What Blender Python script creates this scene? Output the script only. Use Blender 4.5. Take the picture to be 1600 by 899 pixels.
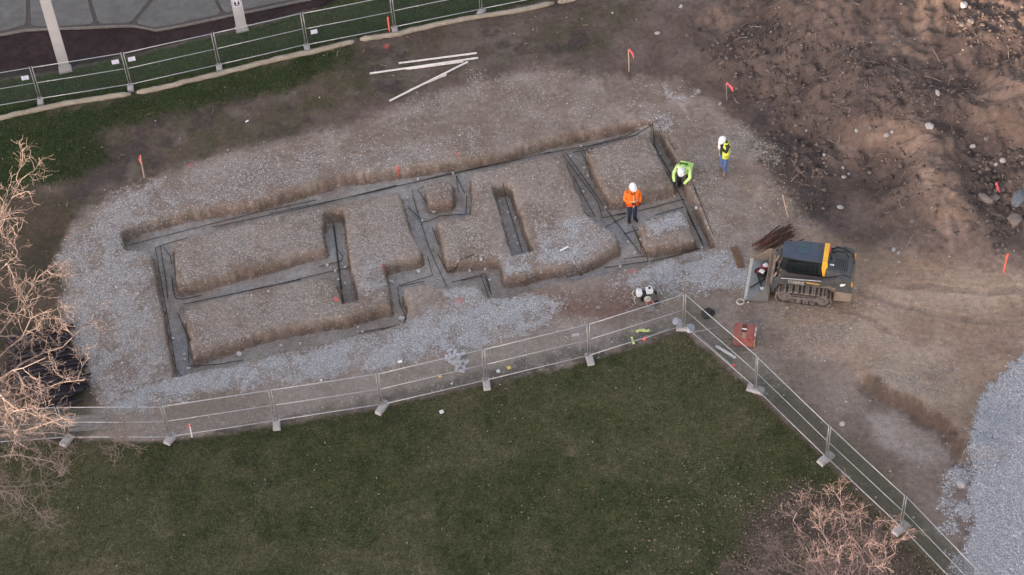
import bpy, bmesh, math, random
import numpy as np
from mathutils import Vector, Matrix, Euler

for o in list(bpy.data.objects):
    bpy.data.objects.remove(o)
scene = bpy.context.scene
COL = scene.collection
R = math.radians

# ---------------------------------------------------------------- camera
W0, H0 = 1600.0, 899.0
FPX, PITCH, ROLL, CAMH, CAMY = 3194.5, 0.848326, -0.074583, 53.186, -46.87
fw = np.array([0, math.cos(PITCH), -math.sin(PITCH)])
_r = np.array([1.0, 0, 0]); _u = np.cross(_r, fw)
rt = math.cos(ROLL) * _r + math.sin(ROLL) * _u
up = -math.sin(ROLL) * _r + math.cos(ROLL) * _u
CAM = np.array([0, CAMY, CAMH])
cd = bpy.data.cameras.new('camera')
cd.sensor_width = 36.0
cd.lens = FPX / W0 * 36.0
cd.clip_start = 1.0
cd.clip_end = 2000.0
cam = bpy.data.objects.new('camera', cd)
COL.objects.link(cam)
cam.matrix_world = Matrix(((rt[0], up[0], -fw[0], CAM[0]), (rt[1], up[1], -fw[1], CAM[1]),
                           (rt[2], up[2], -fw[2], CAM[2]), (0, 0, 0, 1)))
scene.camera = cam

# ---------------------------------------------------------------- sky, sun, exposure
SUN_EL = R(5.0)
SUN_TRAVEL = np.array([0.7071, 0.7071])          # horizontal direction the light travels
world = bpy.data.worlds.new('World'); scene.world = world; world.use_nodes = True
wn = world.node_tree; wn.nodes.clear()
sky = wn.nodes.new('ShaderNodeTexSky'); sky.sky_type = 'NISHITA'; sky.sun_disc = False
sky.sun_elevation = SUN_EL
sky.sun_rotation = math.atan2(-SUN_TRAVEL[0], -SUN_TRAVEL[1])
sky.air_density = 1.0; sky.dust_density = 2.0; sky.ozone_density = 1.0
hsv = wn.nodes.new('ShaderNodeHueSaturation'); hsv.inputs['Saturation'].default_value = 0.42
tint = wn.nodes.new('ShaderNodeMix'); tint.data_type = 'RGBA'; tint.blend_type = 'MULTIPLY'
tint.inputs[0].default_value = 1.0; tint.inputs[7].default_value = (1.0, 0.955, 1.0, 1)
bg = wn.nodes.new('ShaderNodeBackground'); bg.inputs[1].default_value = 0.15
wo = wn.nodes.new('ShaderNodeOutputWorld')
wn.links.new(sky.outputs[0], hsv.inputs['Color']); wn.links.new(hsv.outputs[0], tint.inputs[6])
wn.links.new(tint.outputs[2], bg.inputs[0]); wn.links.new(bg.outputs[0], wo.inputs[0])
sl = bpy.data.lights.new('sun', 'SUN'); sl.energy = 3.2; sl.angle = R(0.5); sl.color = (1.0, 0.76, 0.58)
sun = bpy.data.objects.new('sun', sl); COL.objects.link(sun)
sd_ = Vector((SUN_TRAVEL[0] * math.cos(SUN_EL), SUN_TRAVEL[1] * math.cos(SUN_EL), -math.sin(SUN_EL)))
sun.rotation_euler = sd_.to_track_quat('-Z', 'Y').to_euler()
sun.location = (-60, -60, 40)
scene.view_settings.view_transform = 'Standard'
scene.view_settings.look = 'None'
scene.view_settings.gamma = 1.0
scene.view_settings.exposure = 2.45
scene.render.engine = 'CYCLES'

# ---------------------------------------------------------------- pixel <-> place helpers
def ray(px, py):
    return fw + rt * ((px - W0 / 2) / FPX) - up * ((py - H0 / 2) / FPX)
def U(px, py, z=0.0):
    d = ray(px, py); t = (z - CAM[2]) / d[2]
    return CAM + t * d
def PP(x, y, z):
    d = np.stack([x - CAM[0], y - CAM[1], z - CAM[2]], -1)
    zz = d @ fw
    return W0 / 2 + FPX * (d @ rt) / zz, H0 / 2 - FPX * (d @ up) / zz

# ---------------------------------------------------------------- noise
_rng = np.random.RandomState(7)
LAT = _rng.rand(512, 512).astype(np.float32)
def vnoise(x, y, s, o=0):
    x = np.asarray(x, np.float32) * s + 37.3 + o * 17.7; y = np.asarray(y, np.float32) * s + 91.1 + o * 5.3
    ix = np.floor(x).astype(np.int32); iy = np.floor(y).astype(np.int32)
    fx = x - ix; fy = y - iy
    fx = fx * fx * (3 - 2 * fx); fy = fy * fy * (3 - 2 * fy)
    a = LAT[ix & 511, iy & 511]; b = LAT[(ix + 1) & 511, iy & 511]
    c = LAT[ix & 511, (iy + 1) & 511]; d = LAT[(ix + 1) & 511, (iy + 1) & 511]
    return (a + (b - a) * fx) * (1 - fy) + (c + (d - c) * fx) * fy
def fbm(x, y, s, oct=4, o=0, g=0.5):
    v = 0; a = 1; t = 0
    for k in range(oct):
        v = v + a * vnoise(x, y, s * 2 ** k, o + k * 3); t += a; a *= g
    return v / t
def sstep(a, b, v):
    t = np.clip((v - a) / (b - a), 0, 1); return t * t * (3 - 2 * t)

# ---------------------------------------------------------------- mesh builder, materials, tags
class MB:
    def __init__(s): s.v = []; s.f = []
    def add(s, vs, fs):
        n = len(s.v); s.v += [tuple(map(float, q)) for q in vs]; s.f += [tuple(i + n for i in f) for f in fs]; return s
    def box(s, c, d, rot=None, taper=1.0):
        M = rot if rot is not None else Matrix.Identity(3)
        vs = []
        for z in (-.5, .5):
            k = taper if z > 0 else 1.0
            for x, y in ((-.5, -.5), (.5, -.5), (.5, .5), (-.5, .5)):
                p = M @ Vector((x * d[0] * k, y * d[1] * k, z * d[2])); vs.append((p.x + c[0], p.y + c[1], p.z + c[2]))
        return s.add(vs, [(3, 2, 1, 0), (4, 5, 6, 7), (0, 1, 5, 4), (1, 2, 6, 5), (2, 3, 7, 6), (3, 0, 4, 7)])
    def prism(s, poly, axis, a, b):
        n = len(poly); vs = []
        for t in (a, b):
            for p, q in poly:
                vs.append({'x': (t, p, q), 'y': (p, t, q), 'z': (p, q, t)}[axis])
        fs = [tuple(range(n)), tuple(range(2 * n - 1, n - 1, -1))]
        for i in range(n):
            j = (i + 1) % n; fs.append((j, i, n + i, n + j))
        return s.add(vs, fs)
    def tube(s, pts, rad, sides=6, cap=True):
        pts = [Vector(p) for p in pts]; n = len(pts)
        rad = rad if hasattr(rad, '__len__') else [rad] * n
        vs = []; prev = None
        for i, p in enumerate(pts):
            t = (pts[min(i + 1, n - 1)] - pts[max(i - 1, 0)])
            if t.length < 1e-9: t = Vector((0, 0, 1))
            t.normalize()
            if prev is None:
                a = Vector((0, 0, 1)) if abs(t.z) < .9 else Vector((1, 0, 0)); u = t.cross(a).normalized()
            else:
                u = prev - t * prev.dot(t)
                u = u.normalized() if u.length > 1e-6 else t.orthogonal().normalized()
            prev = u; w = t.cross(u)
            for k in range(sides):
                an = 2 * math.pi * k / sides
                q = p + (u * math.cos(an) + w * math.sin(an)) * rad[i]; vs.append((q.x, q.y, q.z))
        fs = []
        for i in range(n - 1):
            for k in range(sides):
                j = (k + 1) % sides
                fs.append((i * sides + k, i * sides + j, (i + 1) * sides + j, (i + 1) * sides + k))
        if cap and sides > 2:
            fs.append(tuple(range(sides - 1, -1, -1))); fs.append(tuple(range((n - 1) * sides, n * sides)))
        return s.add(vs, fs)
    def lathe(s, prof, c=(0, 0, 0), n=14, sx=1, sy=1, rot=None):
        M = rot if rot is not None else Matrix.Identity(3); vs = []
        for r, z in prof:
            for k in range(n):
                a = 2 * math.pi * k / n; p = M @ Vector((r * sx * math.cos(a), r * sy * math.sin(a), z))
                vs.append((p.x + c[0], p.y + c[1], p.z + c[2]))
        fs = []
        for i in range(len(prof) - 1):
            for k in range(n):
                j = (k + 1) % n; fs.append((i * n + k, i * n + j, (i + 1) * n + j, (i + 1) * n + k))
        fs.append(tuple(range(n - 1, -1, -1))); fs.append(tuple(range((len(prof) - 1) * n, len(prof) * n)))
        return s.add(vs, fs)
    def mesh(s, name, smooth=False):
        me = bpy.data.meshes.new(name); me.from_pydata(s.v, [], s.f); me.update()
        if smooth: me.polygons.foreach_set('use_smooth', [True] * len(me.polygons))
        return me
    def build(s, name, mt, parent=None, smooth=False, loc=None, rotz=None, bevel=0.0):
        me = s.mesh(name, smooth)
        if bevel > 0:
            bm = bmesh.new(); bm.from_mesh(me)
            bmesh.ops.recalc_face_normals(bm, faces=bm.faces)
            es = [e for e in bm.edges if len(e.link_faces) == 2 and e.calc_face_angle(0) > 0.5]
            bmesh.ops.bevel(bm, geom=es, offset=bevel, segments=2, affect='EDGES', profile=0.6)
            bm.to_mesh(me); bm.free()
        if mt is not None: me.materials.append(mt)
        return link(name, me, parent, loc, rotz)
def link(name, me, parent=None, loc=None, rotz=None):
    o = bpy.data.objects.new(name, me); COL.objects.link(o)
    if parent is not None: o.parent = parent
    if loc is not None: o.location = loc
    if rotz is not None: o.rotation_euler = (0, 0, rotz)
    return o
def tag(o, label=None, cat=None, group=None, kind=None):
    if label: o['label'] = label
    if cat: o['category'] = cat
    if group: o['group'] = group
    if kind: o['kind'] = kind
    return o
def empty(name, loc, rotz=0.0, label=None, cat=None, group=None):
    o = bpy.data.objects.new(name, None); COL.objects.link(o); o.location = loc; o.rotation_euler = (0, 0, rotz)
    o.empty_display_size = .2
    return tag(o, label, cat, group)

def mat(name, col, rough=.7, metal=0.0, var=.18, scale=8.0, bump=.0, island=0.0, dirt=None, dirtamt=.5, dirtscale=3.0, spec=.3):
    m = bpy.data.materials.new(name); m.use_nodes = True; nt = m.node_tree; N = nt.nodes; Lk = nt.links
    b = N['Principled BSDF']; b.inputs['Roughness'].default_value = rough; b.inputs['Metallic'].default_value = metal
    b.inputs['Specular IOR Level'].default_value = spec
    geo = N.new('ShaderNodeNewGeometry'); tc = N.new('ShaderNodeTexCoord')
    nz = N.new('ShaderNodeTexNoise'); nz.inputs['Scale'].default_value = scale; nz.inputs['Detail'].default_value = 6
    Lk.new(tc.outputs['Object'], nz.inputs['Vector'])
    mr = N.new('ShaderNodeMapRange'); mr.inputs[1].default_value = .3; mr.inputs[2].default_value = .7
    mr.inputs[3].default_value = 1 - var; mr.inputs[4].default_value = 1 + var
    Lk.new(nz.outputs['Fac'], mr.inputs[0]); val = mr.outputs[0]
    if island > 0:
        m2 = N.new('ShaderNodeMapRange'); m2.inputs[3].default_value = 1 - island; m2.inputs[4].default_value = 1 + island
        Lk.new(geo.outputs['Random Per Island'], m2.inputs[0])
        mm = N.new('ShaderNodeMath'); mm.operation = 'MULTIPLY'; Lk.new(val, mm.inputs[0]); Lk.new(m2.outputs[0], mm.inputs[1]); val = mm.outputs[0]
    src = None
    if dirt is not None:
        n2 = N.new('ShaderNodeTexNoise'); n2.inputs['Scale'].default_value = dirtscale; n2.inputs['Detail'].default_value = 8
        Lk.new(tc.outputs['Object'], n2.inputs['Vector'])
        r2 = N.new('ShaderNodeMapRange'); r2.inputs[1].default_value = .5 - .2; r2.inputs[2].default_value = .5 + .2
        r2.inputs[3].default_value = 0; r2.inputs[4].default_value = dirtamt; Lk.new(n2.outputs['Fac'], r2.inputs[0])
        dm = N.new('ShaderNodeMix'); dm.data_type = 'RGBA'; dm.inputs[6].default_value = (*col, 1); dm.inputs[7].default_value = (*dirt, 1)
        Lk.new(r2.outputs[0], dm.inputs[0]); src = dm.outputs[2]
    vm = N.new('ShaderNodeVectorMath'); vm.operation = 'SCALE'
    if src is not None: Lk.new(src, vm.inputs[0])
    else: vm.inputs[0].default_value = col
    Lk.new(val, vm.inputs['Scale']); Lk.new(vm.outputs[0], b.inputs['Base Color'])
    if bump > 0:
        bp = N.new('ShaderNodeBump'); bp.inputs['Strength'].default_value = bump; bp.inputs['Distance'].default_value = .02
        Lk.new(nz.outputs['Fac'], bp.inputs['Height']); Lk.new(bp.outputs[0], b.inputs['Normal'])
    return m

# ---------------------------------------------------------------- terrain height
def gpt(px, py): p = U(px, py); return p[0], p[1]
HEAPS = []
for px, py, h, rx, ry in [(1440, 75, 2.1, 5.0, 4.2), (1585, 60, 1.6, 4.5, 5.0), (1345, 190, 1.4, 2.4, 2.2), (1565, 235, 1.2, 2.2, 2.4),
                          (1450, 290, 1.15, 1.6, 2.6), (1250, 60, .9, 3.2, 2.6), (1660, 200, 1.3, 3.0, 4.0), (1250, 265, .35, 1.3, 1.6)]:
    gx, gy = gpt(px, py); HEAPS.append((gx, gy, h, rx, ry))
SCARP = [gpt(*p) for p in [(1335, 592), (1372, 612), (1420, 640), (1462, 672), (1500, 700), (1520, 730)]]
def seg_d(x, y, pts):
    best = np.full(np.shape(x), 1e9, np.float32); side = np.zeros(np.shape(x), np.float32); tt = np.zeros(np.shape(x), np.float32)
    n = len(pts) - 1
    for i in range(n):
        ax, ay = pts[i]; bx, by = pts[i + 1]; dx, dy = bx - ax, by - ay
        t = np.clip(((x - ax) * dx + (y - ay) * dy) / (dx * dx + dy * dy), 0, 1)
        ex = x - ax - t * dx; ey = y - ay - t * dy; d = np.sqrt(ex * ex + ey * ey)
        s = np.sign(dx * ey - dy * ex); m = d < best
        best = np.where(m, d, best); side = np.where(m, s, side); tt = np.where(m, (i + t) / n, tt)
    return best, side, tt
def base_h(x, y):
    x = np.asarray(x, np.float32); y = np.asarray(y, np.float32)
    h = np.zeros(np.shape(x), np.float32)
    wx = x + (fbm(x, y, .5, 3, 40) - .5) * 2.2; wy = y + (fbm(x, y, .5, 3, 50) - .5) * 2.2
    for gx, gy, hh, rx, ry in HEAPS:
        e = ((wx - gx) / rx) ** 2 + ((wy - gy) / ry) ** 2
        h = np.maximum(h, 0) + hh * np.exp(-e * 1.1)
    h = np.where(h < .04, h * .3, h)
    rough = sstep(.08, .5, h)
    h = h + rough * ((fbm(x, y, .9, 3, 3, .5) - .5) * .7 + (.25 - np.abs(fbm(x, y, 1.7, 3, 23, .5) - .5)) * .55 - .1 + (fbm(x, y, 4, 4, 13, .62) - .5) * .20)
    h = h + (fbm(x, y, .35, 3, 21) - .5) * .10
    d, s, t = seg_d(x + (fbm(x, y, 1.5, 4, 27, .6) - .5) * .9, y + (fbm(x, y, 1.5, 4, 29, .6) - .5) * .9, SCARP)
    fall = np.exp(-(d / 1.3) ** 2) * sstep(0, .12, t) * (1 - sstep(.9, 1, t))
    h = h + np.where(s > 0, .46, -.10) * fall * sstep(0, .16, d)
    return h
# ---------------------------------------------------------------- ground: one height field, split by surface
CELL = 0.055
X0, X1, Y0, Y1 = -23.0, 24.2, -16.0, 21.0
def lines(a, b, c, d):                                   # finer spacing across the trenches
    return np.concatenate([np.arange(a, b, .075), np.arange(b, c, .036), np.arange(c, d, .075)]).astype(np.float32)
gx = lines(X0, -14.6, 8.6, X1); gy = lines(Y0, -6.5, 8.6, Y1); nx = len(gx); ny = len(gy)
AREA = np.gradient(gy)[:, None] * np.gradient(gx)[None, :]
GX, GY = np.meshgrid(gx, gy)
HB = base_h(GX, GY)
# where the sight line through each ground point meets the datum plane: zones are traced there
_t = CAM[2] / (CAM[2] - HB)
EX = (CAM[0] + (GX - CAM[0]) * _t).astype(np.float32); EY = (CAM[1] + (GY - CAM[1]) * _t).astype(np.float32)
WXN = (fbm(GX, GY, 1.1, 4, 60, .6) - .5) * 2; WYN = (fbm(GX, GY, 1.1, 4, 70, .6) - .5) * 2
FINE = (fbm(GX, GY, 6.0, 3, 80, .65) - .5) * 2; FINER = (fbm(GX, GY, 16.0, 2, 86, .6) - .5) * 2
def sdist(poly, warp=0.0, pad=1.5):
    """signed distance (m, + inside) to a traced outline, evaluated on the grid"""
    P = [gpt(*p) for p in poly]
    xs = [p[0] for p in P]; ys = [p[1] for p in P]
    out = np.full(GX.shape, -9.0, np.float32)
    x = EX + WXN * warp; y = EY + WYN * warp
    msk = (EX > min(xs) - pad) & (EX < max(xs) + pad) & (EY > min(ys) - pad) & (EY < max(ys) + pad)
    x = x[msk]; y = y[msk]
    best = np.full(x.shape, 1e9, np.float32); ins = np.zeros(x.shape, bool)
    for i in range(len(P)):
        ax, ay = P[i]; bx, by = P[(i + 1) % len(P)]; dx, dy = bx - ax, by - ay
        t = np.clip(((x - ax) * dx + (y - ay) * dy) / (dx * dx + dy * dy + 1e-9), 0, 1)
        ex = x - ax - t * dx; ey = y - ay - t * dy; best = np.minimum(best, ex * ex + ey * ey)
        c = ((ay > y) != (by > y))
        if abs(dy) > 1e-9: ins ^= c & (x < ax + (y - ay) * dx / dy)
    d = np.sqrt(best); out[msk] = np.where(ins, d, -d)
    return out
def zone(poly, soft=.3, warp=.3, fine=.0):
    d = sdist(poly, warp, 1.5 + soft * 2)
    if fine: d = d + FINE * fine
    return sstep(-soft, soft, d)
def blur(a, r):
    for ax in (0, 1):
        p = np.concatenate([np.repeat(np.take(a, [0], ax), r + 1, ax), a, np.repeat(np.take(a, [-1], ax), r, ax)], ax)
        c = np.cumsum(p, ax, dtype=np.float64)
        n = a.shape[ax]
        a = ((np.take(c, range(2 * r + 1, 2 * r + 1 + n), ax) - np.take(c, range(0, n), ax)) / (2 * r + 1)).astype(np.float32)
    return a

TRENCH = [
 [(187,363),(220,347),(250,338),(300,326),(350,320),(400,311),(467,293),(540,271),(590,266),(675,254),(725,246),(800,233),(860,214),(930,200),(1000,187),(1020,186),(1020,206),(999,209),(929,230),(860,241),(800,255),(745,268),(625,297),(505,322),(400,343),(275,376),(232,389),(192,391)],
 [(233,385),(243,440),(255,500),(264,548),(271,588),(300,582),(302,560),(297,533),(287,482),(276,452),(270,384),(262,372)],
 [(268,448),(347,428),(420,408),(475,392),(512,384),(545,380),(548,424),(518,430),(400,449),(285,483)],
 [(505,331),(536,327),(542,370),(548,415),(558,447),(560,467),(535,474),(527,450),(517,428),(510,385),(502,360)],
 [(295,560),(313,550),(367,533),(400,520),(475,503),(550,492),(606,474),(634,500),(595,515),(540,526),(475,542),(400,558),(367,569),(300,582),(275,588)],
 [(599,418),(607,450),(609,478),(606,500),(634,503),(637,475),(626,445),(625,410)],
 [(598,413),(630,405),(665,398),(700,405),(700,442),(677,441),(621,449),(604,440)],
 [(622,292),(631,327),(640,360),(654,386),(660,410),(662,440),(700,450),(722,444),(700,415),(694,393),(685,352),(668,318),(664,284)],
 [(664,316),(707,311),(737,305),(734,335),(687,340),(667,350),(650,345)],
 [(704,262),(733,258),(739,301),(735,335),(708,335),(706,300)],
 [(690,410),(745,402),(782,400),(787,432),(797,461),(762,466),(745,444),(722,444),(700,449),(690,440)],
 [(755,433),(785,432),(821,429),(836,421),(860,417),(907,411),(940,396),(967,383),(1015,412),(975,421),(925,431),(860,440),(800,462),(762,466)],
 [(769,291),(797,287),(816,340),(832,391),(800,398),(783,340)],
 [(876,228),(910,220),(932,275),(952,307),(985,345),(1000,352),(1016,410),(975,418),(938,418),(967,392),(964,365),(917,336),(896,285)],
 [(940,312),(1000,302),(1055,288),(1075,312),(1072,327),(1012,340),(995,352),(960,352)],
 [(1010,196),(1033,203),(1060,255),(1082,302),(1119,384),(1097,390),(1086,374),(1072,332),(1066,311),(1049,280),(1018,220)],
 [(1004,384),(1050,380),(1088,372),(1118,384),(1060,398),(1015,412)],
]
DEPTH = 0.55
tm = np.zeros(GX.shape, np.float32)
for p in TRENCH:
    tm = np.maximum(tm, sdist(p, .05) + FINE * .055 + FINER * .03)
tu = blur(blur((tm > 0).astype(np.float32), 1), 1)
tn = fbm(GX, GY, 2.0, 3, 90)
TW = sstep(.22 + (tn - .5) * .3, .86, tu)                       # 0 rim .. 1 floor
floor_n = (fbm(GX, GY, 2.2, 3, 95) - .5) * .06
rim = np.clip(blur((tm > 0).astype(np.float32), 8) * 2, 0, 1) * (1 - TW)
HZ = HB - TW * (DEPTH + floor_n) - rim * .05 * (1 - TW)
# the shallow end where gravel has run in, by the far corner
ramp = zone([(985,165),(1050,165),(1050,200),(1005,205)], .35, .2)
HZ = HZ + ramp * TW * .35
INSIDE = TW > .5

# zones (weights 0..1)
frontlawn = zone([(-160,705),(0,693),(105,690),(267,690),(433,668),(597,638),(760,603),(921,564),(1069,519),(1180,616),(1290,722),(1405,832),(1495,930),(1520,1060),(-220,1060)], .10, .10, .10)
rearlawn = zone([(-120,200),(150,158),(350,112),(480,83),(540,76),(560,84),(540,98),(480,125),(400,150),(330,170),(240,182),(165,205),(170,255),(70,290),(-120,330)], .55, .55, .3)
strip = zone([(-160,200),(0,183),(200,146),(350,108),(480,78),(610,50),(750,22),(900,-8),(900,-60),(620,-60),(480,18),(380,46),(240,80),(100,110),(0,128),(-160,160)], .12, .12, .1)
mulch = zone([(-160,160),(0,124),(100,108),(240,77),(380,43),(500,12),(620,-40),(620,-120),(-160,-120)], .12, .1, .08)
pad = zone([(92,400),(128,335),(200,292),(280,262),(370,240),(470,215),(560,195),(620,165),(680,150),(740,130),(800,118),(870,110),(940,118),(1010,122),(1070,130),(1130,175),(1190,225),(1250,320),(1290,380),(1360,420),(1360,520),(1200,620),(1069,519),(921,562),(760,602),(597,636),(433,666),(267,690),(135,692),(150,610),(100,500)], .35, .35, .22)
heap = sstep(.06, .40, HB + FINE * .06) * sstep(1040, 1150, PP(GX, GY, HB)[0] + WXN * 60) * (1 - sstep(430, 470, PP(GX, GY, HB)[1]))
road = zone([(1600,555),(1560,590),(1530,635),(1512,690),(1515,760),(1520,820),(1500,900),(1480,980),(1760,980),(1760,540)], .14, .22, .15)
roadfringe = zone([(1480,700),(1520,690),(1530,900),(1500,920),(1475,800)], .4, .3, .4)
ochre = [zone(q, s, w, .2) * a for q, s, w, a in [  # warmer, brighter patches on the mound and bare ground
    ([(1395,190),(1440,200),(1470,260),(1500,310),(1545,370),(1555,430),(1480,420),(1460,340),(1420,270)], .5, .4, .95),
    ([(1520,125),(1600,120),(1600,240),(1560,215),(1520,190)], .5, .4, .8),
    ([(1430,5),(1470,15),(1475,50),(1450,62),(1425,40)], .35, .4, .9),
    ([(1340,190),(1400,190),(1405,225),(1350,232)], .35, .4, .7),
    ([(1340,470),(1600,490),(1600,560),(1540,560),(1420,520)], .5, .5, .45),
    ([(1530,530),(1590,520),(1590,560),(1545,565)], .4, .4, .7)]]
ochrem = np.clip(sum(ochre), 0, 1)
paleclay = zone([(1345,640),(1400,640),(1470,690),(1490,715),(1440,722),(1380,700)], .3, .3, .12)
paleclay = np.maximum(paleclay, .6 * zone([(1290,590),(1345,590),(1350,640),(1300,640)], .3, .3, .2))
darktoe = zone([(1180,200),(1260,240),(1300,300),(1310,350),(1260,340),(1210,270),(1175,235)], .5, .5, .3)
darksoil = np.clip(sum(zone(q, .5, .5, .3) * a for q, a in [
    ([(1090,60),(1230,30),(1330,70),(1420,100),(1460,150),(1400,185),(1310,185),(1290,300),(1230,260),(1190,200),(1130,150)], .85),
    ([(1480,0),(1600,10),(1600,110),(1510,100)], .8), ([(1440,110),(1520,105),(1530,180),(1490,230),(1450,190)], .8),
    ([(1510,190),(1570,220),(1600,250),(1600,310),(1540,340),(1510,290)], .9), ([(1320,240),(1400,235),(1470,290),(1440,330),(1340,310)], .45)]), 0, 1)
g = lambda q, s, w, a: zone(q, s, w, .25) * a
GRAV = np.zeros(GX.shape, np.float32); BLUE = np.zeros(GX.shape, np.float32)
for q, s, w, a in [
    ([(95,400),(180,300),(330,262),(450,235),(640,222),(740,200),(740,235),(640,256),(540,262),(400,302),(190,358),(225,395),(262,590),(160,640),(110,520)], .35, .35, .42),
    ([(110,380),(160,330),(230,300),(290,320),(190,358),(230,400),(250,500),(220,540),(130,480)], .5, .4, .45),
    ([(540,230),(640,222),(720,215),(720,240),(620,258),(560,258)], .3, .3, .65),
    ([(160,640),(230,600),(300,588),(400,562),(530,532),(640,503),(720,462),(840,462),(880,470),(850,505),(770,540),(640,560),(500,592),(300,620),(200,650)], .3, .3, .95),
    ([(960,440),(1010,415),(1120,390),(1165,410),(1180,450),(1060,462)], .3, .3, .75),
    ([(275,385),(390,350),(500,330),(505,380),(400,405),(290,440)], .25, .25, .5),
    ([(270,380),(350,360),(330,410),(285,430)], .3, .3, .4),
    ([(300,490),(400,458),(520,440),(535,475),(600,465),(600,472),(480,498),(320,545)], .25, .25, .5),
    ([(545,330),(620,300),(650,390),(600,410),(600,470),(560,470)], .25, .2, .6),
    ([(550,390),(600,400),(602,462),(560,466)], .25, .2, .45),
    ([(664,284),(700,282),(704,300),(668,302)], .15, .1, .5),
    ([(690,350),(760,340),(775,400),(700,408)], .3, .3, .5), ([(740,280),(765,290),(795,395),(740,330)], .3, .3, .3),
    ([(700,448),(745,445),(765,466),(700,480)], .2, .2, .8), ([(778,398),(835,392),(832,425),(785,430)], .2, .2, .75),
    ([(840,355),(915,338),(960,362),(960,382),(900,408),(840,415)], .3, .3, .8), ([(820,260),(880,245),(910,335),(840,350)], .4, .4, .25),
    ([(925,235),(1010,215),(1045,280),(950,300)], .4, .4, .28), ([(1005,345),(1066,330),(1075,352),(1015,368)], .2, .2, .8),
    ([(1085,240),(1120,250),(1130,340),(1150,400),(1110,380),(1080,300)], .4, .4, .40), ([(1145,200),(1215,230),(1215,250),(1150,245)], .3, .3, .55),
    ([(1038,135),(1055,150),(1085,152),(1092,143),(1068,157),(1045,152)], .12, .05, 1.0), ([(1002,178),(1045,175),(1045,205),(1010,208)], .25, .2, .95),
    ([(1200,480),(1340,500),(1380,540),(1280,540),(1200,510)], .5, .5, .25), ([(1360,570),(1480,560),(1500,620),(1400,620)], .5, .5, .22),
    ([(640,150),(720,155),(700,190),(600,210)], .5, .5, .3), ([(740,110),(800,120),(760,150),(690,160)], .4, .4, .25)]:
    zz_ = g(q, s, w, 1.0); GRAV = np.maximum(GRAV, zz_ * (a if a > .72 else a * .75))
    if a > .72: BLUE = np.maximum(BLUE, zz_)
    elif a in (.42, .45, .65): BLUE = np.maximum(BLUE, zz_ * .62); GRAV = np.maximum(GRAV, zz_ * .55)
gp = fbm(GX, GY, 1.6, 4, 33, .6)
farside = zone([(230,300),(420,235),(640,150),(760,115),(1000,110),(1040,175),(860,200),(700,245),(540,262),(400,302),(300,322)], .6, .5, .3)
GRAV = GRAV * (1 - .55 * farside); BLUE = BLUE * (1 - .5 * farside)
GRAV = GRAV * np.clip(.30 + 1.2 * sstep(.36, .62, gp), 0, 1.25)
GRAV = np.maximum(GRAV, .10 * pad * sstep(.4, .7, gp))
floorg = np.clip(sum(zone(q, .2, .15, .1) * a for q, a in [([(262,505),(290,505),(298,560),(275,570)], .9), ([(505,345),(530,350),(540,390),(515,392)], .8),
     ([(640,320),(665,320),(670,350),(650,355)], .6), ([(708,310),(735,310),(732,336),(712,336)], .9), ([(920,330),(1000,335),(985,365),(945,362)], .8),
     ([(1000,320),(1070,310),(1070,325),(1005,340)], .7), ([(870,418),(940,405),(960,415),(880,440)], .7), ([(345,435),(400,425),(405,440),(350,448)], .6), ([(785,340),(815,350),(828,392),(805,395)], .5)]), 0, 1)
GRAV = GRAV * (1 - TW) + TW * floorg * .5 + TW * .06
ROADG = np.maximum(road, roadfringe * .75 * sstep(.42, .6, gp))
GRAV = np.maximum(GRAV * (1 - frontlawn), 0)

# colours of the materials, plus shade painted on the scarp bank
def lay(c, w, a=None, b=None, n=None):
    col = np.array(c, np.float32)
    if b is not None: col = np.array(c, np.float32) * (1 - n[..., None]) + np.array(b, np.float32) * n[..., None]
    return a * (1 - w[..., None]) + col * w[..., None]
n1 = sstep(.3, .7, fbm(GX, GY, .8, 5, 101, .6)); n2 = sstep(.3, .7, fbm(GX, GY, 2.5, 4, 111, .6)); n3 = sstep(.35, .65, fbm(GX, GY, .45, 4, 121, .6))
SOIL = np.zeros(GX.shape + (3,), np.float32)
SOIL[:] = np.array((.120, .094, .084))
SOIL = lay((.100, .074, .063), np.ones_like(GX), SOIL, (.150, .112, .098), n1)                 # raw brown earth
olive = zone([(-120,260),(150,200),(300,150),(480,100),(640,60),(830,20),(1000,0),(1000,60),(870,95),(740,110),(600,160),(420,225),(280,262),(130,330),(95,400),(-120,420)], .5, .5, .3)
SOIL = lay((.066, .058, .034), olive * (.25 + .6 * n3), SOIL, (.095, .073, .052), n2)
SOIL = lay((.060, .045, .044), olive * sstep(.52, .66, fbm(GX, GY, .7, 4, 171, .6)) * .8, SOIL)
SOIL = lay((.15, .125, .11), olive * sstep(.60, .72, fbm(GX, GY, 1.1, 4, 181, .6)) * .5, SOIL)
left = zone([(-120,300),(100,300),(130,335),(95,400),(100,500),(150,610),(135,700),(-120,700)], .35, .3, .2)
SOIL = lay((.052, .044, .030), left, SOIL, (.085, .062, .045), n1)
SOIL = lay((.195, .150, .124), pad, SOIL, (.27, .222, .195), n1)
red = np.clip(sum(zone(q, .5, .5, .2) * a for q, a in [([(840,460),(1000,440),(1010,480),(940,500),(850,500)], .9), ([(240,330),(430,270),(560,250),(430,310)], .3), ([(150,540),(240,560),(250,640),(160,640)], .5)]), 0, 1)
SOIL = lay((.165, .105, .085), red, SOIL)
SOIL = lay((.265, .185, .135), zone([(1130,430),(1190,400),(1260,350),(1360,390),(1620,420),(1620,560),(1500,680),(1400,640),(1300,600)], .8, .6, .3), SOIL, (.36, .268, .205), n1)
SOIL = lay((.106, .076, .064), heap * .9, SOIL, (.168, .121, .099), n1 * .9)
SOIL = lay((.062, .048, .046), darksoil * (.5 + .5 * n2), SOIL, (.092, .070, .064), n1)
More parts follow.
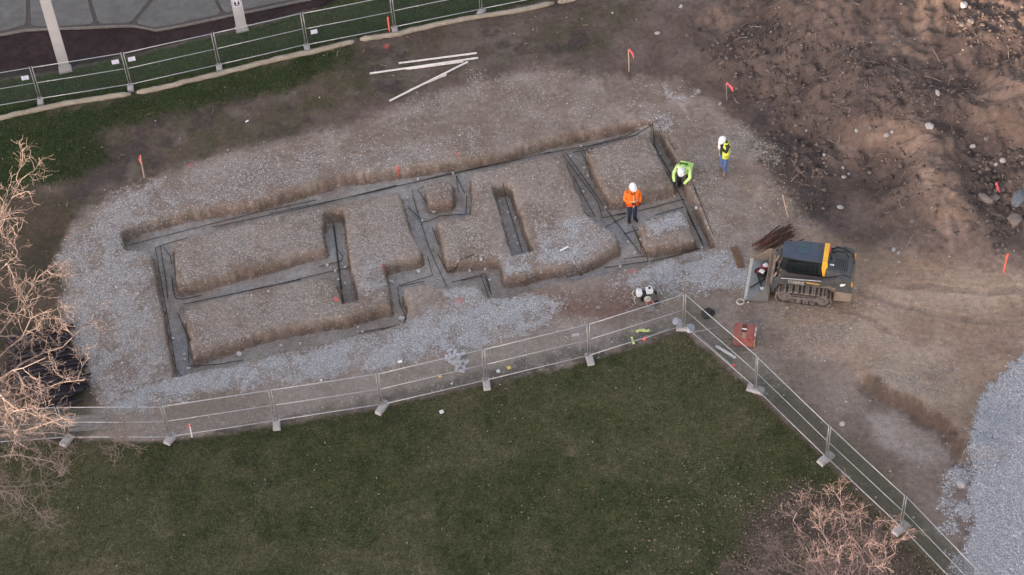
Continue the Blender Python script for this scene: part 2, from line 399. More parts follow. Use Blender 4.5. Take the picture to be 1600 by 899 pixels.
SOIL = lay((.055, .046, .043), darktoe * .9, SOIL)
SOIL = lay((.205, .140, .108), ochrem * (.55 + .4 * n1), SOIL, (.25, .178, .145), n2)
SOIL = lay((.165, .128, .106), zone([(1190,560),(1300,560),(1420,630),(1500,700),(1520,800),(1510,900),(1420,800),(1300,690)], .4, .4, .3) * .8, SOIL, (.215, .172, .148), n1)
SOIL = lay((.32, .27, .245), paleclay, SOIL, (.27, .22, .19), n1)
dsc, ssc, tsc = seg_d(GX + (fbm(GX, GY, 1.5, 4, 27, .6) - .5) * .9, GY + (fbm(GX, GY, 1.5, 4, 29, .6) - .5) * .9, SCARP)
SOIL = lay((.095, .070, .058), (1 - sstep(.10, .28, dsc)) * sstep(0, .15, tsc) * (1 - sstep(.85, 1, tsc)) * .85, SOIL)  # bank face darkened: its shade is painted into the soil colour
fringe = zone([(1180,600),(1200,590),(1330,690),(1420,780),(1510,930),(1480,930),(1400,830),(1290,720)], .35, .3, .3)
SOIL = lay((.085, .074, .050), fringe * .75, SOIL, (.12, .095, .07), n2)
band_ = zone([(330,672),(433,655),(597,618),(760,578),(921,538),(1040,500),(1069,519),(921,564),(760,603),(597,638),(433,668),(330,682)], .2, .25, .25)
SOIL = lay((.075, .064, .052), band_ * (.35 + .6 * n2) * .9, SOIL, (.050, .048, .038), n1)
GRASS = np.clip(np.maximum(np.maximum(frontlawn, rearlawn * sstep(.25, .6, gp + rearlawn * .35)), strip), 0, 1)
GRASS = np.maximum(GRASS, fringe * .25 * n2)
GRASS = np.maximum(GRASS, olive * (1 - pad) * .35 * sstep(.5, .7, gp))
dry = np.clip(.10 + .75 * sstep(.42, .66, fbm(GX, GY, .5, 5, 131, .66)) - .7 * np.clip(rearlawn + strip, 0, 1) + .5 * zone([(-200,700),(190,700),(250,800),(220,900),(120,1000),(-200,1000)], .9, .8, .4), 0, 1)
litter = zone([(1180,800),(1240,760),(1330,770),(1400,835),(1500,930),(1500,1060),(1060,1060),(1120,900)], .5, .5, .4)
gcol = lay((.070, .072, .034), np.ones_like(GX), SOIL, (.043, .052, .022), n2)
gcol = lay((.045, .066, .026), np.clip(rearlawn + strip, 0, 1) * .8, gcol, (.035, .052, .022), n1)
gcol = lay((.128, .112, .070), dry * (.35 + .65 * n2), gcol, (.092, .090, .050), n1)
gcol = lay((.080, .056, .050), litter * .8, gcol, (.11, .08, .072), n2)
SOIL = lay((0, 0, 0), np.zeros_like(GX), SOIL) * (1 - GRASS[..., None]) + gcol * GRASS[..., None]
SOIL = lay((.030, .019, .020), mulch, SOIL, (.042, .027, .027), n2)
SOIL = lay((.43, .42, .44), ROADG * .9, SOIL, (.36, .35, .37), n1)
SOIL = lay((.30, .26, .235), np.clip(GRAV * .75, 0, 1) * (1 - TW * .6) * (1 - BLUE), SOIL)
SOIL = lay((.39, .385, .395), np.clip(GRAV * .75, 0, 1) * (1 - TW * .6) * BLUE, SOIL)
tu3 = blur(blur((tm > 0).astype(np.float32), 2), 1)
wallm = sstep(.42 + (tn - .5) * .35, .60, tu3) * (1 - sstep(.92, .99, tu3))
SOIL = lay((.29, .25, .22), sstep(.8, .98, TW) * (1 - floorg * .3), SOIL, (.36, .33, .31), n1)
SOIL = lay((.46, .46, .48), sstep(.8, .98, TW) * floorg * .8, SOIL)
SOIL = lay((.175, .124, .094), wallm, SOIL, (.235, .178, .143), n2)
# sprayed marking paint
for px, py, r, a in [(347,328,.07,.8),(620,260,.10,.6),(597,415,.09,.7),(525,467,.11,.7),(990,424,.12,1.0),(102,370,.07,.7),(604,72,.14,.6),(718,470,.2,.35),(660,505,.25,.3),(298,258,.08,.7),(714,240,.12,.5),(610,54,.1,.7)]:
    qx, qy = gpt(px, py); d = np.sqrt((EX - qx) ** 2 + (EY - qy) ** 2) + FINE * .07
    SOIL = lay((.62, .11, .11), (1 - sstep(r * .5, r * 1.1, d)) * a, SOIL)
# wheel and track ruts behind the machine
for pts, w in [([(1330,455),(1420,480),(1520,500),(1620,505)], .22), ([(1320,480),(1400,520),(1500,545),(1620,552)], .22), ([(1380,440),(1500,455),(1620,450)], .2)]:
    d, s, t = seg_d(EX + WXN * .25, EY + WYN * .25, [gpt(*p) for p in pts])
    k = (1 - sstep(w * .4, w, d)) * sstep(0, .1, t)
    HZ = HZ - .02 * k + .012 * (sstep(w * .7, w, d) * (1 - sstep(w, w * 1.6, d)))
    SOIL = lay((.115, .086, .072), k * .35 * n2, SOIL)
HZ = HZ + (fbm(GX, GY, 9, 3, 141, .6) - .5) * .035 * (1 - GRASS) + ROADG * (.05 + (fbm(GX, GY, 8, 2, 151) - .5) * .05)
HZ = HZ - mulch * .03

def ground_material():
    m = bpy.data.materials.new('ground_surface'); m.use_nodes = True; nt = m.node_tree; N = nt.nodes; Lk = nt.links
    b = N['Principled BSDF']; b.inputs['Roughness'].default_value = .93; b.inputs['Specular IOR Level'].default_value = .15
    a1 = N.new('ShaderNodeAttribute'); a1.attribute_name = 'soil'
    a2 = N.new('ShaderNodeAttribute'); a2.attribute_name = 'mask'
    sp = N.new('ShaderNodeSeparateColor'); Lk.new(a2.outputs['Color'], sp.inputs[0])
    geo = N.new('ShaderNodeNewGeometry'); pos = geo.outputs['Position']
    def noise(sc, det=5, rough=.6):
        n = N.new('ShaderNodeTexNoise'); n.inputs['Scale'].default_value = sc; n.inputs['Detail'].default_value = det; n.inputs['Roughness'].default_value = rough
        Lk.new(pos, n.inputs['Vector']); return n.outputs['Fac']
    def mr(v, a, c, d, e):
        n = N.new('ShaderNodeMapRange'); n.inputs[1].default_value = a; n.inputs[2].default_value = c; n.inputs[3].default_value = d; n.inputs[4].default_value = e
        Lk.new(v, n.inputs[0]); return n.outputs[0]
    def mth(op, x, y):
        n = N.new('ShaderNodeMath'); n.operation = op
        for i, q in enumerate((x, y)):
            if isinstance(q, (int, float)): n.inputs[i].default_value = q
            else: Lk.new(q, n.inputs[i])
        return n.outputs[0]
    nA = noise(5, 8, .7); nB = noise(26, 5, .65); nC = noise(70, 3, .6)
    f = mth('MULTIPLY', mr(nA, .3, .7, .72, 1.28), mr(nB, .3, .7, .72, 1.28))
    f = mth('MULTIPLY', f, mr(nC, .3, .7, .85, 1.15))
    vm = N.new('ShaderNodeVectorMath'); vm.operation = 'SCALE'; Lk.new(a1.outputs['Color'], vm.inputs[0]); Lk.new(f, vm.inputs['Scale'])
    vo = N.new('ShaderNodeTexVoronoi'); vo.inputs['Scale'].default_value = 25; Lk.new(pos, vo.inputs['Vector'])
    sv = N.new('ShaderNodeSeparateColor'); Lk.new(vo.outputs['Color'], sv.inputs[0])
    amt = mth('LESS_THAN', sv.outputs[0], sp.outputs[0])
    br = mr(sv.outputs[1], 0, 1, .25, .50)
    gc = N.new('ShaderNodeVectorMath'); gc.operation = 'SCALE'; tn_ = N.new('ShaderNodeMix'); tn_.data_type = 'RGBA'; tn_.inputs[6].default_value = (1.0, .91, .85, 1); tn_.inputs[7].default_value = (1.06, 1.05, 1.10, 1); Lk.new(sp.outputs[2], tn_.inputs[0]); Lk.new(tn_.outputs[2], gc.inputs[0]); Lk.new(br, gc.inputs['Scale'])
    mx = N.new('ShaderNodeMix'); mx.data_type = 'RGBA'
    Lk.new(mth('MULTIPLY', amt, .75), mx.inputs[0]); Lk.new(vm.outputs[0], mx.inputs[6]); Lk.new(gc.outputs[0], mx.inputs[7])
    # grass flecks: dry straw and dark gaps
    vg = N.new('ShaderNodeTexVoronoi'); vg.inputs['Scale'].default_value = 30
    mp = N.new('ShaderNodeMapping'); mp.inputs['Scale'].default_value = (1, 1, .2); Lk.new(pos, mp.inputs[0]); Lk.new(mp.outputs[0], vg.inputs['Vector'])
    sg = N.new('ShaderNodeSeparateColor'); Lk.new(vg.outputs['Color'], sg.inputs[0])
    gs = N.new('ShaderNodeVectorMath'); gs.operation = 'SCALE'; Lk.new(mx.outputs[2], gs.inputs[0]); Lk.new(mr(sg.outputs[0], 0, 1, .55, 1.45), gs.inputs['Scale'])
    m2 = N.new('ShaderNodeMix'); m2.data_type = 'RGBA'; Lk.new(sp.outputs[1], m2.inputs[0]); Lk.new(mx.outputs[2], m2.inputs[6]); Lk.new(gs.outputs[0], m2.inputs[7])
    Lk.new(m2.outputs[2], b.inputs['Base Color'])
    hb = mth('ADD', mth('MULTIPLY', nB, 1.0), mth('MULTIPLY', vo.outputs['Distance'], mth('MULTIPLY', sp.outputs[0], -14.0)))
    bp = N.new('ShaderNodeBump'); bp.inputs['Strength'].default_value = .55; bp.inputs['Distance'].default_value = .03
    Lk.new(hb, bp.inputs['Height']); Lk.new(bp.outputs[0], b.inputs['Normal'])
    return m
GM = ground_material()
CLS = np.zeros(GX.shape, np.int8)                       # 0 bare ground
CLS[(pad > .5)] = 1
CLS[(heap > .5) & (pad < .7)] = 2
CLS[frontlawn > .5] = 3
CLS[(rearlawn > .5) | (olive * (1 - pad) > .6)] = 4
CLS[strip > .5] = 5
CLS[mulch > .5] = 6
CLS[ROADG > .55] = 7
CLS[INSIDE] = 8
CNAME = ['bare_ground', 'building_pad', 'dirt_mound', 'lawn', 'rear_lawn', 'grass_verge', 'mulch_bed', 'gravel_road', 'trench']
VID = np.arange(nx * ny).reshape(ny, nx)
Q = np.stack([VID[:-1, :-1], VID[:-1, 1:], VID[1:, 1:], VID[1:, :-1]], -1).reshape(-1, 4)
FC = CLS[:-1, :-1].reshape(-1)
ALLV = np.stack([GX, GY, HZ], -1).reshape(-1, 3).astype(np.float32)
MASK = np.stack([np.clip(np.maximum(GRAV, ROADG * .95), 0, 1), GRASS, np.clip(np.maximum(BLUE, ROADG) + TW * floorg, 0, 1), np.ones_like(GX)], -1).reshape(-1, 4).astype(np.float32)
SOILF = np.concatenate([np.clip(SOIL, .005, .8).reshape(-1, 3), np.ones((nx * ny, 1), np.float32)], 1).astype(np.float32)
def sheet(name, quads, V, soil, mask):
    ids, inv = np.unique(quads, return_inverse=True); inv = inv.reshape(quads.shape)
    me = bpy.data.meshes.new(name); n = len(ids); k = len(quads)
    me.vertices.add(n); me.vertices.foreach_set('co', V[ids].ravel())
    me.loops.add(k * 4); me.loops.foreach_set('vertex_index', inv.astype(np.int32).ravel())
    me.polygons.add(k); me.polygons.foreach_set('loop_start', np.arange(0, k * 4, 4, dtype=np.int32))
    me.polygons.foreach_set('use_smooth', np.ones(k, bool))
    me.update(calc_edges=True)
    for nm, arr in (('soil', soil), ('mask', mask)):
        at = me.attributes.new(nm, 'FLOAT_COLOR', 'POINT'); at.data.foreach_set('color', arr[ids].ravel())
    me.materials.append(GM)
    return tag(link(name, me), kind='structure')
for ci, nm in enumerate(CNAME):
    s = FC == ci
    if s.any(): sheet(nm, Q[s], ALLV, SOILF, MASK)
# the land beyond the frame
cs = 1.5
ox = np.arange(-240, 240.1, cs, dtype=np.float32); oxx, oyy = np.meshgrid(ox, ox)
ohz = base_h(oxx, oyy) - .06
ov = np.stack([oxx, oyy, ohz], -1).reshape(-1, 3)
oid = np.arange(len(ov)).reshape(len(ox), len(ox))
oq = np.stack([oid[:-1, :-1], oid[:-1, 1:], oid[1:, 1:], oid[1:, :-1]], -1)
cxm = oxx[:-1, :-1]; cym = oyy[:-1, :-1]
keep = ~((cxm > X0 + .2) & (cxm + cs < X1 - .2) & (cym > Y0 + .2) & (cym + cs < Y1 - .2))
osoil = np.ones((len(ov), 4), np.float32); osoil[:, :3] = np.array((.055, .056, .034))
osoil[(ov[:, 0] > 16) & (ov[:, 1] > -2), :3] = np.array((.11, .085, .07))
om = np.zeros((len(ov), 4), np.float32); om[:, 1] = 1; om[:, 3] = 1
sheet('ground', oq[keep], ov, osoil, om)
# added unseen ridge, its height set to keep the low sun off the site
PERP = np.array([-SUN_TRAVEL[1], SUN_TRAVEL[0]])
def sun_block_ridge():
    DIST = 140.0; HT = SUN_BLOCK_TOP
    vs = []; fs = []; ns = 121; prof = [(-60, -.5), (-35, .45), (-14, .86), (0, 1.0), (14, .88), (36, .45), (62, -.5)]
    for i in range(ns):
        t = (i - (ns - 1) / 2) * 3.0
        for dd, k in prof:
            c = -SUN_TRAVEL * (DIST + dd) + PERP * t
            z = HT * k + (.35 * math.sin(t * .11 + 1) + .25 * math.sin(t * .31)) * (k > .4)
            if k < 0: z = -.5
            vs.append((c[0], c[1], z))
    m = len(prof)
    for i in range(ns - 1):
        for j in range(m - 1):
            fs.append((i * m + j, i * m + j + 1, (i + 1) * m + j + 1, (i + 1) * m + j))
    o = MB().add(vs, fs).build('sun_block_ridge', mat('sun_block_grass', (.05, .055, .03), .95, scale=.4, var=.4), smooth=True)
    tag(o, kind='structure')
SUN_BLOCK_TOP = 6.4 + (140 - 19.6) * math.tan(SUN_EL)
sun_block_ridge()

# ground lookup along a sight line
def HAT(x, y, field=None):
    f = HZ if field is None else field
    i = int(min(max(np.searchsorted(gx, x - .018), 0), nx - 1)); j = int(min(max(np.searchsorted(gy, y - .018), 0), ny - 1)); return float(f[j, i])
def G(px, py, dz=0.0, deep=True):
    z = 0.0
    for _ in range(12):
        p = U(px, py, z); z2 = HAT(p[0], p[1], None if deep else HB); z = z + (z2 - z) * .7
    p = U(px, py, z + dz); return Vector((p[0], p[1], z + dz))
# ---------------------------------------------------------------- materials
M_GALV = mat('galvanised_steel', (.43, .42, .435), .45, .35, .12, 6)
M_POST = mat('weathered_post', (.30, .295, .30), .5, .35, .15, 6)
M_WIREG = mat('green_coated_wire', (.045, .062, .052), .6)
M_WIRE = mat('grey_wire', (.17, .178, .17), .6)
M_BLOCK = mat('concrete_block', (.44, .42, .43), .9, var=.15, scale=12, bump=.3, dirt=(.25, .21, .18), dirtamt=.5)
M_SOCK = mat('jute_sock', (.36, .31, .25), .95, var=.22, scale=14, bump=.6, dirt=(.17, .14, .10), dirtamt=.5, dirtscale=2)
M_WHITE = mat('white_paint', (.50, .475, .48), .6, var=.06, scale=2, dirt=(.36, .33, .31), dirtamt=.4, dirtscale=1.2)
M_SLAB = mat('patio_slab', (.140, .134, .130), .85, var=.14, scale=3.5, bump=.2, dirt=(.095, .088, .082), dirtamt=.6, dirtscale=1.1)
M_MORTAR = mat('patio_mortar', (.085, .070, .066), .95, var=.2, scale=9)
M_EDGE = mat('patio_edging', (.17, .155, .14), .9, var=.2, scale=6)
M_PINE = mat('pale_lumber', (.74, .68, .65), .7, var=.12, scale=5)
M_BOARD = mat('weathered_board', (.21, .18, .17), .85, var=.25, scale=6)
M_BROWN = mat('brown_plank', (.13, .078, .045), .85, var=.25, scale=6)
M_REBAR = mat('trench_rebar', (.030, .028, .031), .7, .2, .3, 9)
M_RUST = mat('rusty_rebar', (.095, .045, .032), .8, .1, .35, 9)
M_DARKBAR = mat('dark_bar', (.030, .024, .030), .75, .1, .4, 5)
M_DOBIE = mat('concrete_spacer', (.58, .55, .55), .9, var=.12, scale=20)
M_BRICK = mat('grey_brick', (.44, .43, .46), .9, var=.15, scale=10, bump=.2)
M_SIGN = mat('sign_white', (.66, .65, .74), .6, var=.05)
M_INK = mat('sign_ink', (.03, .03, .035), .7)
M_STAKE = mat('stake_wood', (.50, .36, .28), .8, var=.15)
M_PINK = mat('flagging_pink', (.85, .16, .17), .6, var=.08, spec=.2)
M_ORANGE = mat('marker_orange', (.82, .17, .10), .6, var=.1)
M_LIME = mat('lime_tape', (.72, .82, .25), .6, var=.08)
M_YELLOW = mat('yellow_scrap', (.80, .62, .12), .6, var=.1)
M_PAPER = mat('white_scrap', (.80, .80, .80), .7, var=.05)
M_PIPE = mat('white_pipe', (.76, .78, .80), .4, var=.05)
M_BAG = mat('lavender_bag', (.40, .40, .48), .85, var=.15, scale=7, bump=.4)
M_BLACK = mat('black_plastic', (.018, .018, .02), .6, var=.3)
M_REDBOX = mat('red_box', (.30, .055, .050), .6, var=.15, scale=5, dirt=(.30, .19, .15), dirtamt=.55, dirtscale=4)
M_TANWOOD = mat('tan_wood', (.42, .28, .19), .8, var=.2, scale=6)
M_ROCK = mat('rock', (.22, .185, .17), .9, var=.2, scale=7, bump=.5, dirt=(.14, .105, .085), dirtamt=.7, dirtscale=3)
M_PALEROCK = mat('pale_rock', (.40, .37, .355), .9, var=.15, scale=9, bump=.4)
M_BLUEROCK = mat('blue_grey_rock', (.15, .16, .18), .9, var=.2, scale=5, bump=.5)

ORD = ['first', 'second', 'third', 'fourth', 'fifth', 'sixth', 'seventh', 'eighth', 'ninth', 'tenth', 'eleventh', 'twelfth', 'thirteenth', 'fourteenth', 'fifteenth', 'sixteenth', 'seventeenth', 'eighteenth', 'nineteenth', 'twentieth']
# ---------------------------------------------------------------- loose stuff
def tri_mesh(name, V, F, mt):
    me = bpy.data.meshes.new(name); n = len(V); k = len(F)
    me.vertices.add(n); me.vertices.foreach_set('co', V.astype(np.float32).ravel())
    me.loops.add(k * 3); me.loops.foreach_set('vertex_index', F.astype(np.int32).ravel())
    me.polygons.add(k); me.polygons.foreach_set('loop_start', np.arange(0, k * 3, 3, dtype=np.int32))
    me.update(calc_edges=True); me.materials.append(mt)
    return link(name, me)
OCT_V = np.array([(1, 0, 0), (-1, 0, 0), (0, 1, 0), (0, -1, 0), (0, 0, 1), (0, 0, -1)], np.float32)
OCT_F = np.array([(0, 2, 4), (2, 1, 4), (1, 3, 4), (3, 0, 4), (2, 0, 5), (1, 2, 5), (3, 1, 5), (0, 3, 5)])
_ph = (1 + 5 ** .5) / 2
ICO_V = np.array([(-1, _ph, 0), (1, _ph, 0), (-1, -_ph, 0), (1, -_ph, 0), (0, -1, _ph), (0, 1, _ph), (0, -1, -_ph), (0, 1, -_ph), (_ph, 0, -1), (_ph, 0, 1), (-_ph, 0, -1), (-_ph, 0, 1)], np.float32) / 1.9
ICO_F = np.array([(0, 11, 5), (0, 5, 1), (0, 1, 7), (0, 7, 10), (0, 10, 11), (1, 5, 9), (5, 11, 4), (11, 10, 2), (10, 7, 6), (7, 1, 8), (3, 9, 4), (3, 4, 2), (3, 2, 6), (3, 6, 8), (3, 8, 9), (4, 9, 5), (2, 4, 11), (6, 2, 10), (8, 6, 7), (9, 8, 1)])
pxg, pyg = PP(GX, GY, HB)
VIS = ((pxg > -40) & (pxg < 1640) & (pyg > -40) & (pyg < 940)).astype(np.float32)
def scatter(rs, w, n):
    w = (w * VIS * AREA).ravel(); c = np.cumsum(w.astype(np.float64)); idx = np.searchsorted(c, rs.rand(n) * c[-1]); idx = np.clip(idx, 0, len(w) - 1)
    j = idx // nx; i = idx % nx
    x = gx[i] + (rs.rand(n) - .5) * np.gradient(gx)[i]; y = gy[j] + (rs.rand(n) - .5) * np.gradient(gy)[j]
    return x, y, HZ.ravel()[idx]
def pebbles(name, seed, w, n, s0, s1, mt, ico=False, flat=.7, sink=.25, power=2.0):
    rs = np.random.RandomState(seed); x, y, z = scatter(rs, w, n)
    BV, BF = (ICO_V, ICO_F) if ico else (OCT_V, OCT_F); nv = len(BV)
    s = s0 + (s1 - s0) * rs.rand(n) ** power
    V = BV[None] * (1 + (rs.rand(n, nv, 1) - .5) * .55) * (s[:, None, None] * (.75 + .5 * rs.rand(n, 1, 3)))
    V[:, :, 2] *= flat
    a = rs.rand(n) * 6.283; ca, sa = np.cos(a)[:, None], np.sin(a)[:, None]
    tl = (rs.rand(n) - .5)[:, None] * 1.0
    X = V[:, :, 0]; Y = V[:, :, 1]; Z = V[:, :, 2] + X * tl
    V = np.stack([X * ca - Y * sa + x[:, None], X * sa + Y * ca + y[:, None], Z + (z + s * (flat * .5 - sink))[:, None]], -1)
    F = BF[None] + (np.arange(n) * nv)[:, None, None]
    return tag(tri_mesh(name, V.reshape(-1, 3), F.reshape(-1, 3), mt), kind='stuff')
M_GRAVEL = mat('crushed_stone', (.40, .35, .32), .9, var=.12, scale=20, island=.38)
M_GRAVELB = mat('blue_crushed_stone', (.46, .45, .465), .9, var=.12, scale=20, island=.38)
M_ROADST = mat('road_stone', (.46, .46, .49), .9, var=.12, scale=20, island=.25)
M_CLOD = mat('earth_clod', (.115, .086, .073), .95, var=.2, scale=12, island=.5)
M_CLODROCK = mat('rubble_stone', (.115, .092, .082), .95, var=.2, scale=12, island=.55)
M_MIXST = mat('field_stone', (.36, .31, .29), .9, var=.15, scale=12, island=.5)
gm = np.clip(GRAV, 0, 1) ** 1.3
tag(pebbles('pad_gravel', 1, gm * (1 - TW * .7) * (1 - BLUE), 24000, .010, .032, M_GRAVEL), 'pinkish crushed stone lying loose over the building pad', 'gravel')
tag(pebbles('strip_gravel', 7, gm * (1 - TW * .5) * BLUE, 20000, .011, .034, M_GRAVELB), 'blue grey crushed stone strip in front of the trenches', 'gravel')
tag(pebbles('road_gravel', 2, ROADG, 24000, .014, .04, M_ROADST), 'pale crushed stone covering the road', 'gravel')
tag(pebbles('pebbles', 3, pad * (1 - GRASS) + heap * .12 + .5 * (1 - GRASS) * (1 - mulch) * (pxg > 1150) + .12 * olive, 4600, .012, .05, M_MIXST, power=4), 'scattered pale stones on the bare earth', 'stones')
tag(pebbles('earth_clods', 4, heap * (.10 + darksoil) + darktoe * .5, 4200, .012, .10, M_CLOD, ico=True, power=3.5), 'dark clods of dug earth on the mound', 'clods')
tag(pebbles('rubble', 5, zone([(1515, 240), (1600, 230), (1600, 340), (1560, 400), (1510, 330)], .3, .3, .2) + .15 * zone([(1360, 255), (1430, 250), (1450, 300), (1370, 305)], .4, .3), 300, .03, .13, M_CLODROCK, ico=True, power=2.4), 'broken stones heaped at the foot of the mound', 'rubble')
def sticks(name, seed, w, n, mt):
    rs = np.random.RandomState(seed); x, y, z = scatter(rs, w, n); mb = MB()
    for k in range(n):
        L = .12 + .5 * rs.rand() ** 2; a = rs.rand() * 6.28; q = Vector((math.cos(a), math.sin(a), 0)) * L
        c = Vector((x[k], y[k], z[k] + .02)); e = c + q; e.z = HAT(e.x, e.y) + .03; m_ = (c + e) / 2 + Vector((rs.randn() * .04, rs.randn() * .04, .03))
        mb.tube([c, m_, e], [.012, .010, .006], 4, False)
    return tag(mb.build(name, mt), kind='stuff')
M_ROOT = mat('dead_root', (.27, .21, .17), .9, var=.2, island=.5)
tag(sticks('dead_twigs', 31, heap * (.4 + darksoil) + .03 * pad + .1 * olive, 240, M_ROOT), 'dead roots and twigs strewn over the dug earth', 'twigs')
# grass blades
def grass_mat():
    m = bpy.data.materials.new('grass_blades'); m.use_nodes = True; nt = m.node_tree; N = nt.nodes; Lk = nt.links
    b = N['Principled BSDF']; b.inputs['Roughness'].default_value = .8; b.inputs['Specular IOR Level'].default_value = .15
    geo = N.new('ShaderNodeNewGeometry'); at = N.new('ShaderNodeAttribute'); at.attribute_name = 'soil'
    rp = N.new('ShaderNodeMapRange'); rp.inputs[3].default_value = .75; rp.inputs[4].default_value = 1.9; Lk.new(geo.outputs['Random Per Island'], rp.inputs[0])
    vm = N.new('ShaderNodeVectorMath'); vm.operation = 'SCALE'; Lk.new(at.outputs['Color'], vm.inputs[0]); Lk.new(rp.outputs[0], vm.inputs['Scale'])
    Lk.new(vm.outputs[0], b.inputs['Base Color']); return m
def grass(name, seed, w, n, h0, h1, mt):
    rs = np.random.RandomState(seed); x, y, z = scatter(rs, w, n)
    a = rs.rand(n) * 6.283; h = h0 + (h1 - h0) * rs.rand(n); lean = (rs.rand(n, 2) - .5) * 1.1 * h[:, None]; wd = .008 + .008 * rs.rand(n)
    dx = np.cos(a) * wd; dy = np.sin(a) * wd
    V = np.stack([np.stack([x - dx, y - dy, z - .005], -1), np.stack([x + dx, y + dy, z - .005], -1), np.stack([x + lean[:, 0], y + lean[:, 1], z + h], -1)], 1)
    F = np.arange(n * 3).reshape(-1, 3)
    o = tri_mesh(name, V.reshape(-1, 3), F, mt)
    i = np.clip(np.searchsorted(gx, x), 0, nx - 1); j = np.clip(np.searchsorted(gy, y), 0, ny - 1)
    c = SOIL[j, i] * (np.array((1, 1.02, .95)) * (.8 + .5 * rs.rand(n, 1)))
    strw = rs.rand(n) < .10; c[strw] = np.array((.16, .135, .085))
    c = np.concatenate([c, np.ones((n, 1))], 1).astype(np.float32)
    at = o.data.attributes.new('soil', 'FLOAT_COLOR', 'POINT'); at.data.foreach_set('color', np.repeat(c, 3, 0).ravel())
    return tag(o, kind='stuff')
MGR = grass_mat()
tag(grass('grass', 11, frontlawn * (1 - litter * .5), 190000, .02, .055, MGR), 'short winter grass of the front lawn', 'grass')
tag(grass('grass', 12, np.clip(rearlawn * GRASS + .5 * olive * GRASS * (1 - pad), 0, 1), 60000, .02, .06, MGR), 'patchy grass behind the trenches', 'grass')
tag(grass('grass', 13, strip, 40000, .02, .06, MGR), 'grass growing along the far fence', 'grass')
def leaves(name, seed, w, n, s0, s1, mt):
    rs = np.random.RandomState(seed); x, y, z = scatter(rs, w, n); s = s0 + (s1 - s0) * rs.rand(n) ** 2; a = rs.rand(n) * 6.283
    Q4 = []
    for k, (u, v, q) in enumerate([(1, 0, .3), (0, .55, .6), (-1, 0, .2), (0, -.55, .5)]):
        Q4.append(np.stack([x + s * (u * np.cos(a) - v * np.sin(a)), y + s * (u * np.sin(a) + v * np.cos(a)), z + .015 + s * q * rs.rand(n)], -1))
    V = np.stack(Q4, 1).reshape(-1, 3); b = np.arange(n) * 4
    F = np.concatenate([np.stack([b, b + 1, b + 2], -1), np.stack([b, b + 2, b + 3], -1)])
    return tag(tri_mesh(name, V, F, mt), kind='stuff')
M_LEAF = mat('dead_leaf', (.20, .15, .105), .9, var=.1, island=.6)
M_LEAFP = mat('pale_leaf', (.34, .30, .225), .9, var=.1, island=.4)
tag(leaves('fallen_leaves', 21, litter + .35 * zone([(1000, 700), (1290, 730), (1400, 835), (1300, 900), (1000, 900)], .8, .6), 2600, .02, .055, M_LEAF), 'brown leaf litter under the small bare tree', 'leaves')
tag(leaves('fallen_leaves', 22, frontlawn * .3 + rearlawn * .2 + frontlawn * zone([(1050, 720), (1300, 730), (1390, 830), (1080, 900)], .8, .6), 600, .015, .045, M_LEAFP), 'pale leaves scattered across the lawn', 'leaves')

# ---------------------------------------------------------------- patio, columns
def poly3(px, z): return [tuple(U(p[0], p[1], z)) for p in px]
def slab_mesh(mb, pts, z0, z1, inset=.02):
    P = [U(p[0], p[1], z1) for p in pts]; n = len(P); c = sum(P) / n
    vs = [(q[0], q[1], z0) for q in P] + [(q[0], q[1], z1 - .012) for q in P]
    for q in P:
        d = (c - q); d = d / np.linalg.norm(d) * inset; vs.append((q[0] + d[0], q[1] + d[1], z1))
    fs = [tuple(range(2 * n, 3 * n))]
    for k in range(2):
        for i in range(n):
            j = (i + 1) % n; fs.append((k * n + i, k * n + j, (k + 1) * n + j, (k + 1) * n + i))
    return mb.add(vs, fs)
edge = [(-160, 86), (-60, 68), (0, 55), (40, 47.5), (76, 46), (120, 44.5), (170, 42), (208, 41), (225, 44), (243, 48), (262, 45), (310, 35.5), (360, 25), (400, 17), (480, 0), (600, -28)]
pat = MB(); slab_mesh(pat, edge + [(700, -160), (-200, -160)], -.12, .035, .01)
patio = tag(pat.build('patio', M_MORTAR), kind='structure')
e2 = MB()
def inner(e, k): return [(x, y - k) for x, y in e]
for i in range(len(edge) - 1):
    a, b = edge[i], edge[i + 1]
    slab_mesh(e2, [a, b, (b[0], b[1] - 2.2), (a[0], a[1] - 2.2)], -.12, .047, .0)
e2.build('edging', M_EDGE, patio)
for pts in [[(-150, -80), (36, -80), (41, 0), (41, 32), (38, 39), (0, 48), (-150, 76)],
            [(44, -80), (118, -80), (137, 0), (146, 33), (142, 37), (96, 40), (60, 40.5), (49, 38), (47, 0)],
            [(124, -80), (143, 0), (153, 32), (158, 36.5), (200, 35.5), (207, 32), (233, 0), (290, -80)],
            [(296, -80), (240, 0), (214, 33), (216, 37), (242, 42.5), (260, 40), (305, 30), (340, 22.5), (344, 18), (335, 0), (318, -80)],
            [(325, -80), (341, 0), (349, 16), (354, 19), (398, 11), (440, 2), (590, -32), (640, -80)]]:
    sm = MB(); slab_mesh(sm, pts, -.05, .062, .03); sm.build('paving_slab', M_SLAB, patio)
def column(px, py, lab, w=.40, d=.30, h=6.5):
    p = U(px, py, 0); rz = R(12)
    t = empty('white_column', (p[0], p[1], -.02), rz, lab, 'column', 'white columns beside the patio')
    MB().box((0, 0, h / 2 + .0), (w, d, h)).build('shaft', M_WHITE, t, bevel=.012)
    MB().box((0, 0, .03), (w + .10, d + .10, .06)).build('base_plate', M_BLOCK, t, bevel=.01)
    MB().box((0, 0, h + .04), (w + .12, d + .12, .08)).build('cap', M_WHITE, t, bevel=.01)
    return t
column(102, 109, 'tall white column at the left, nearest the far fence corner, without a plate')
c2 = column(378, 46, 'tall white column carrying a small black and white plate')
sg_ = empty('notice_plate', tuple(c2.location), R(12), 'small white plate with two black figures fixed on the column', 'sign')
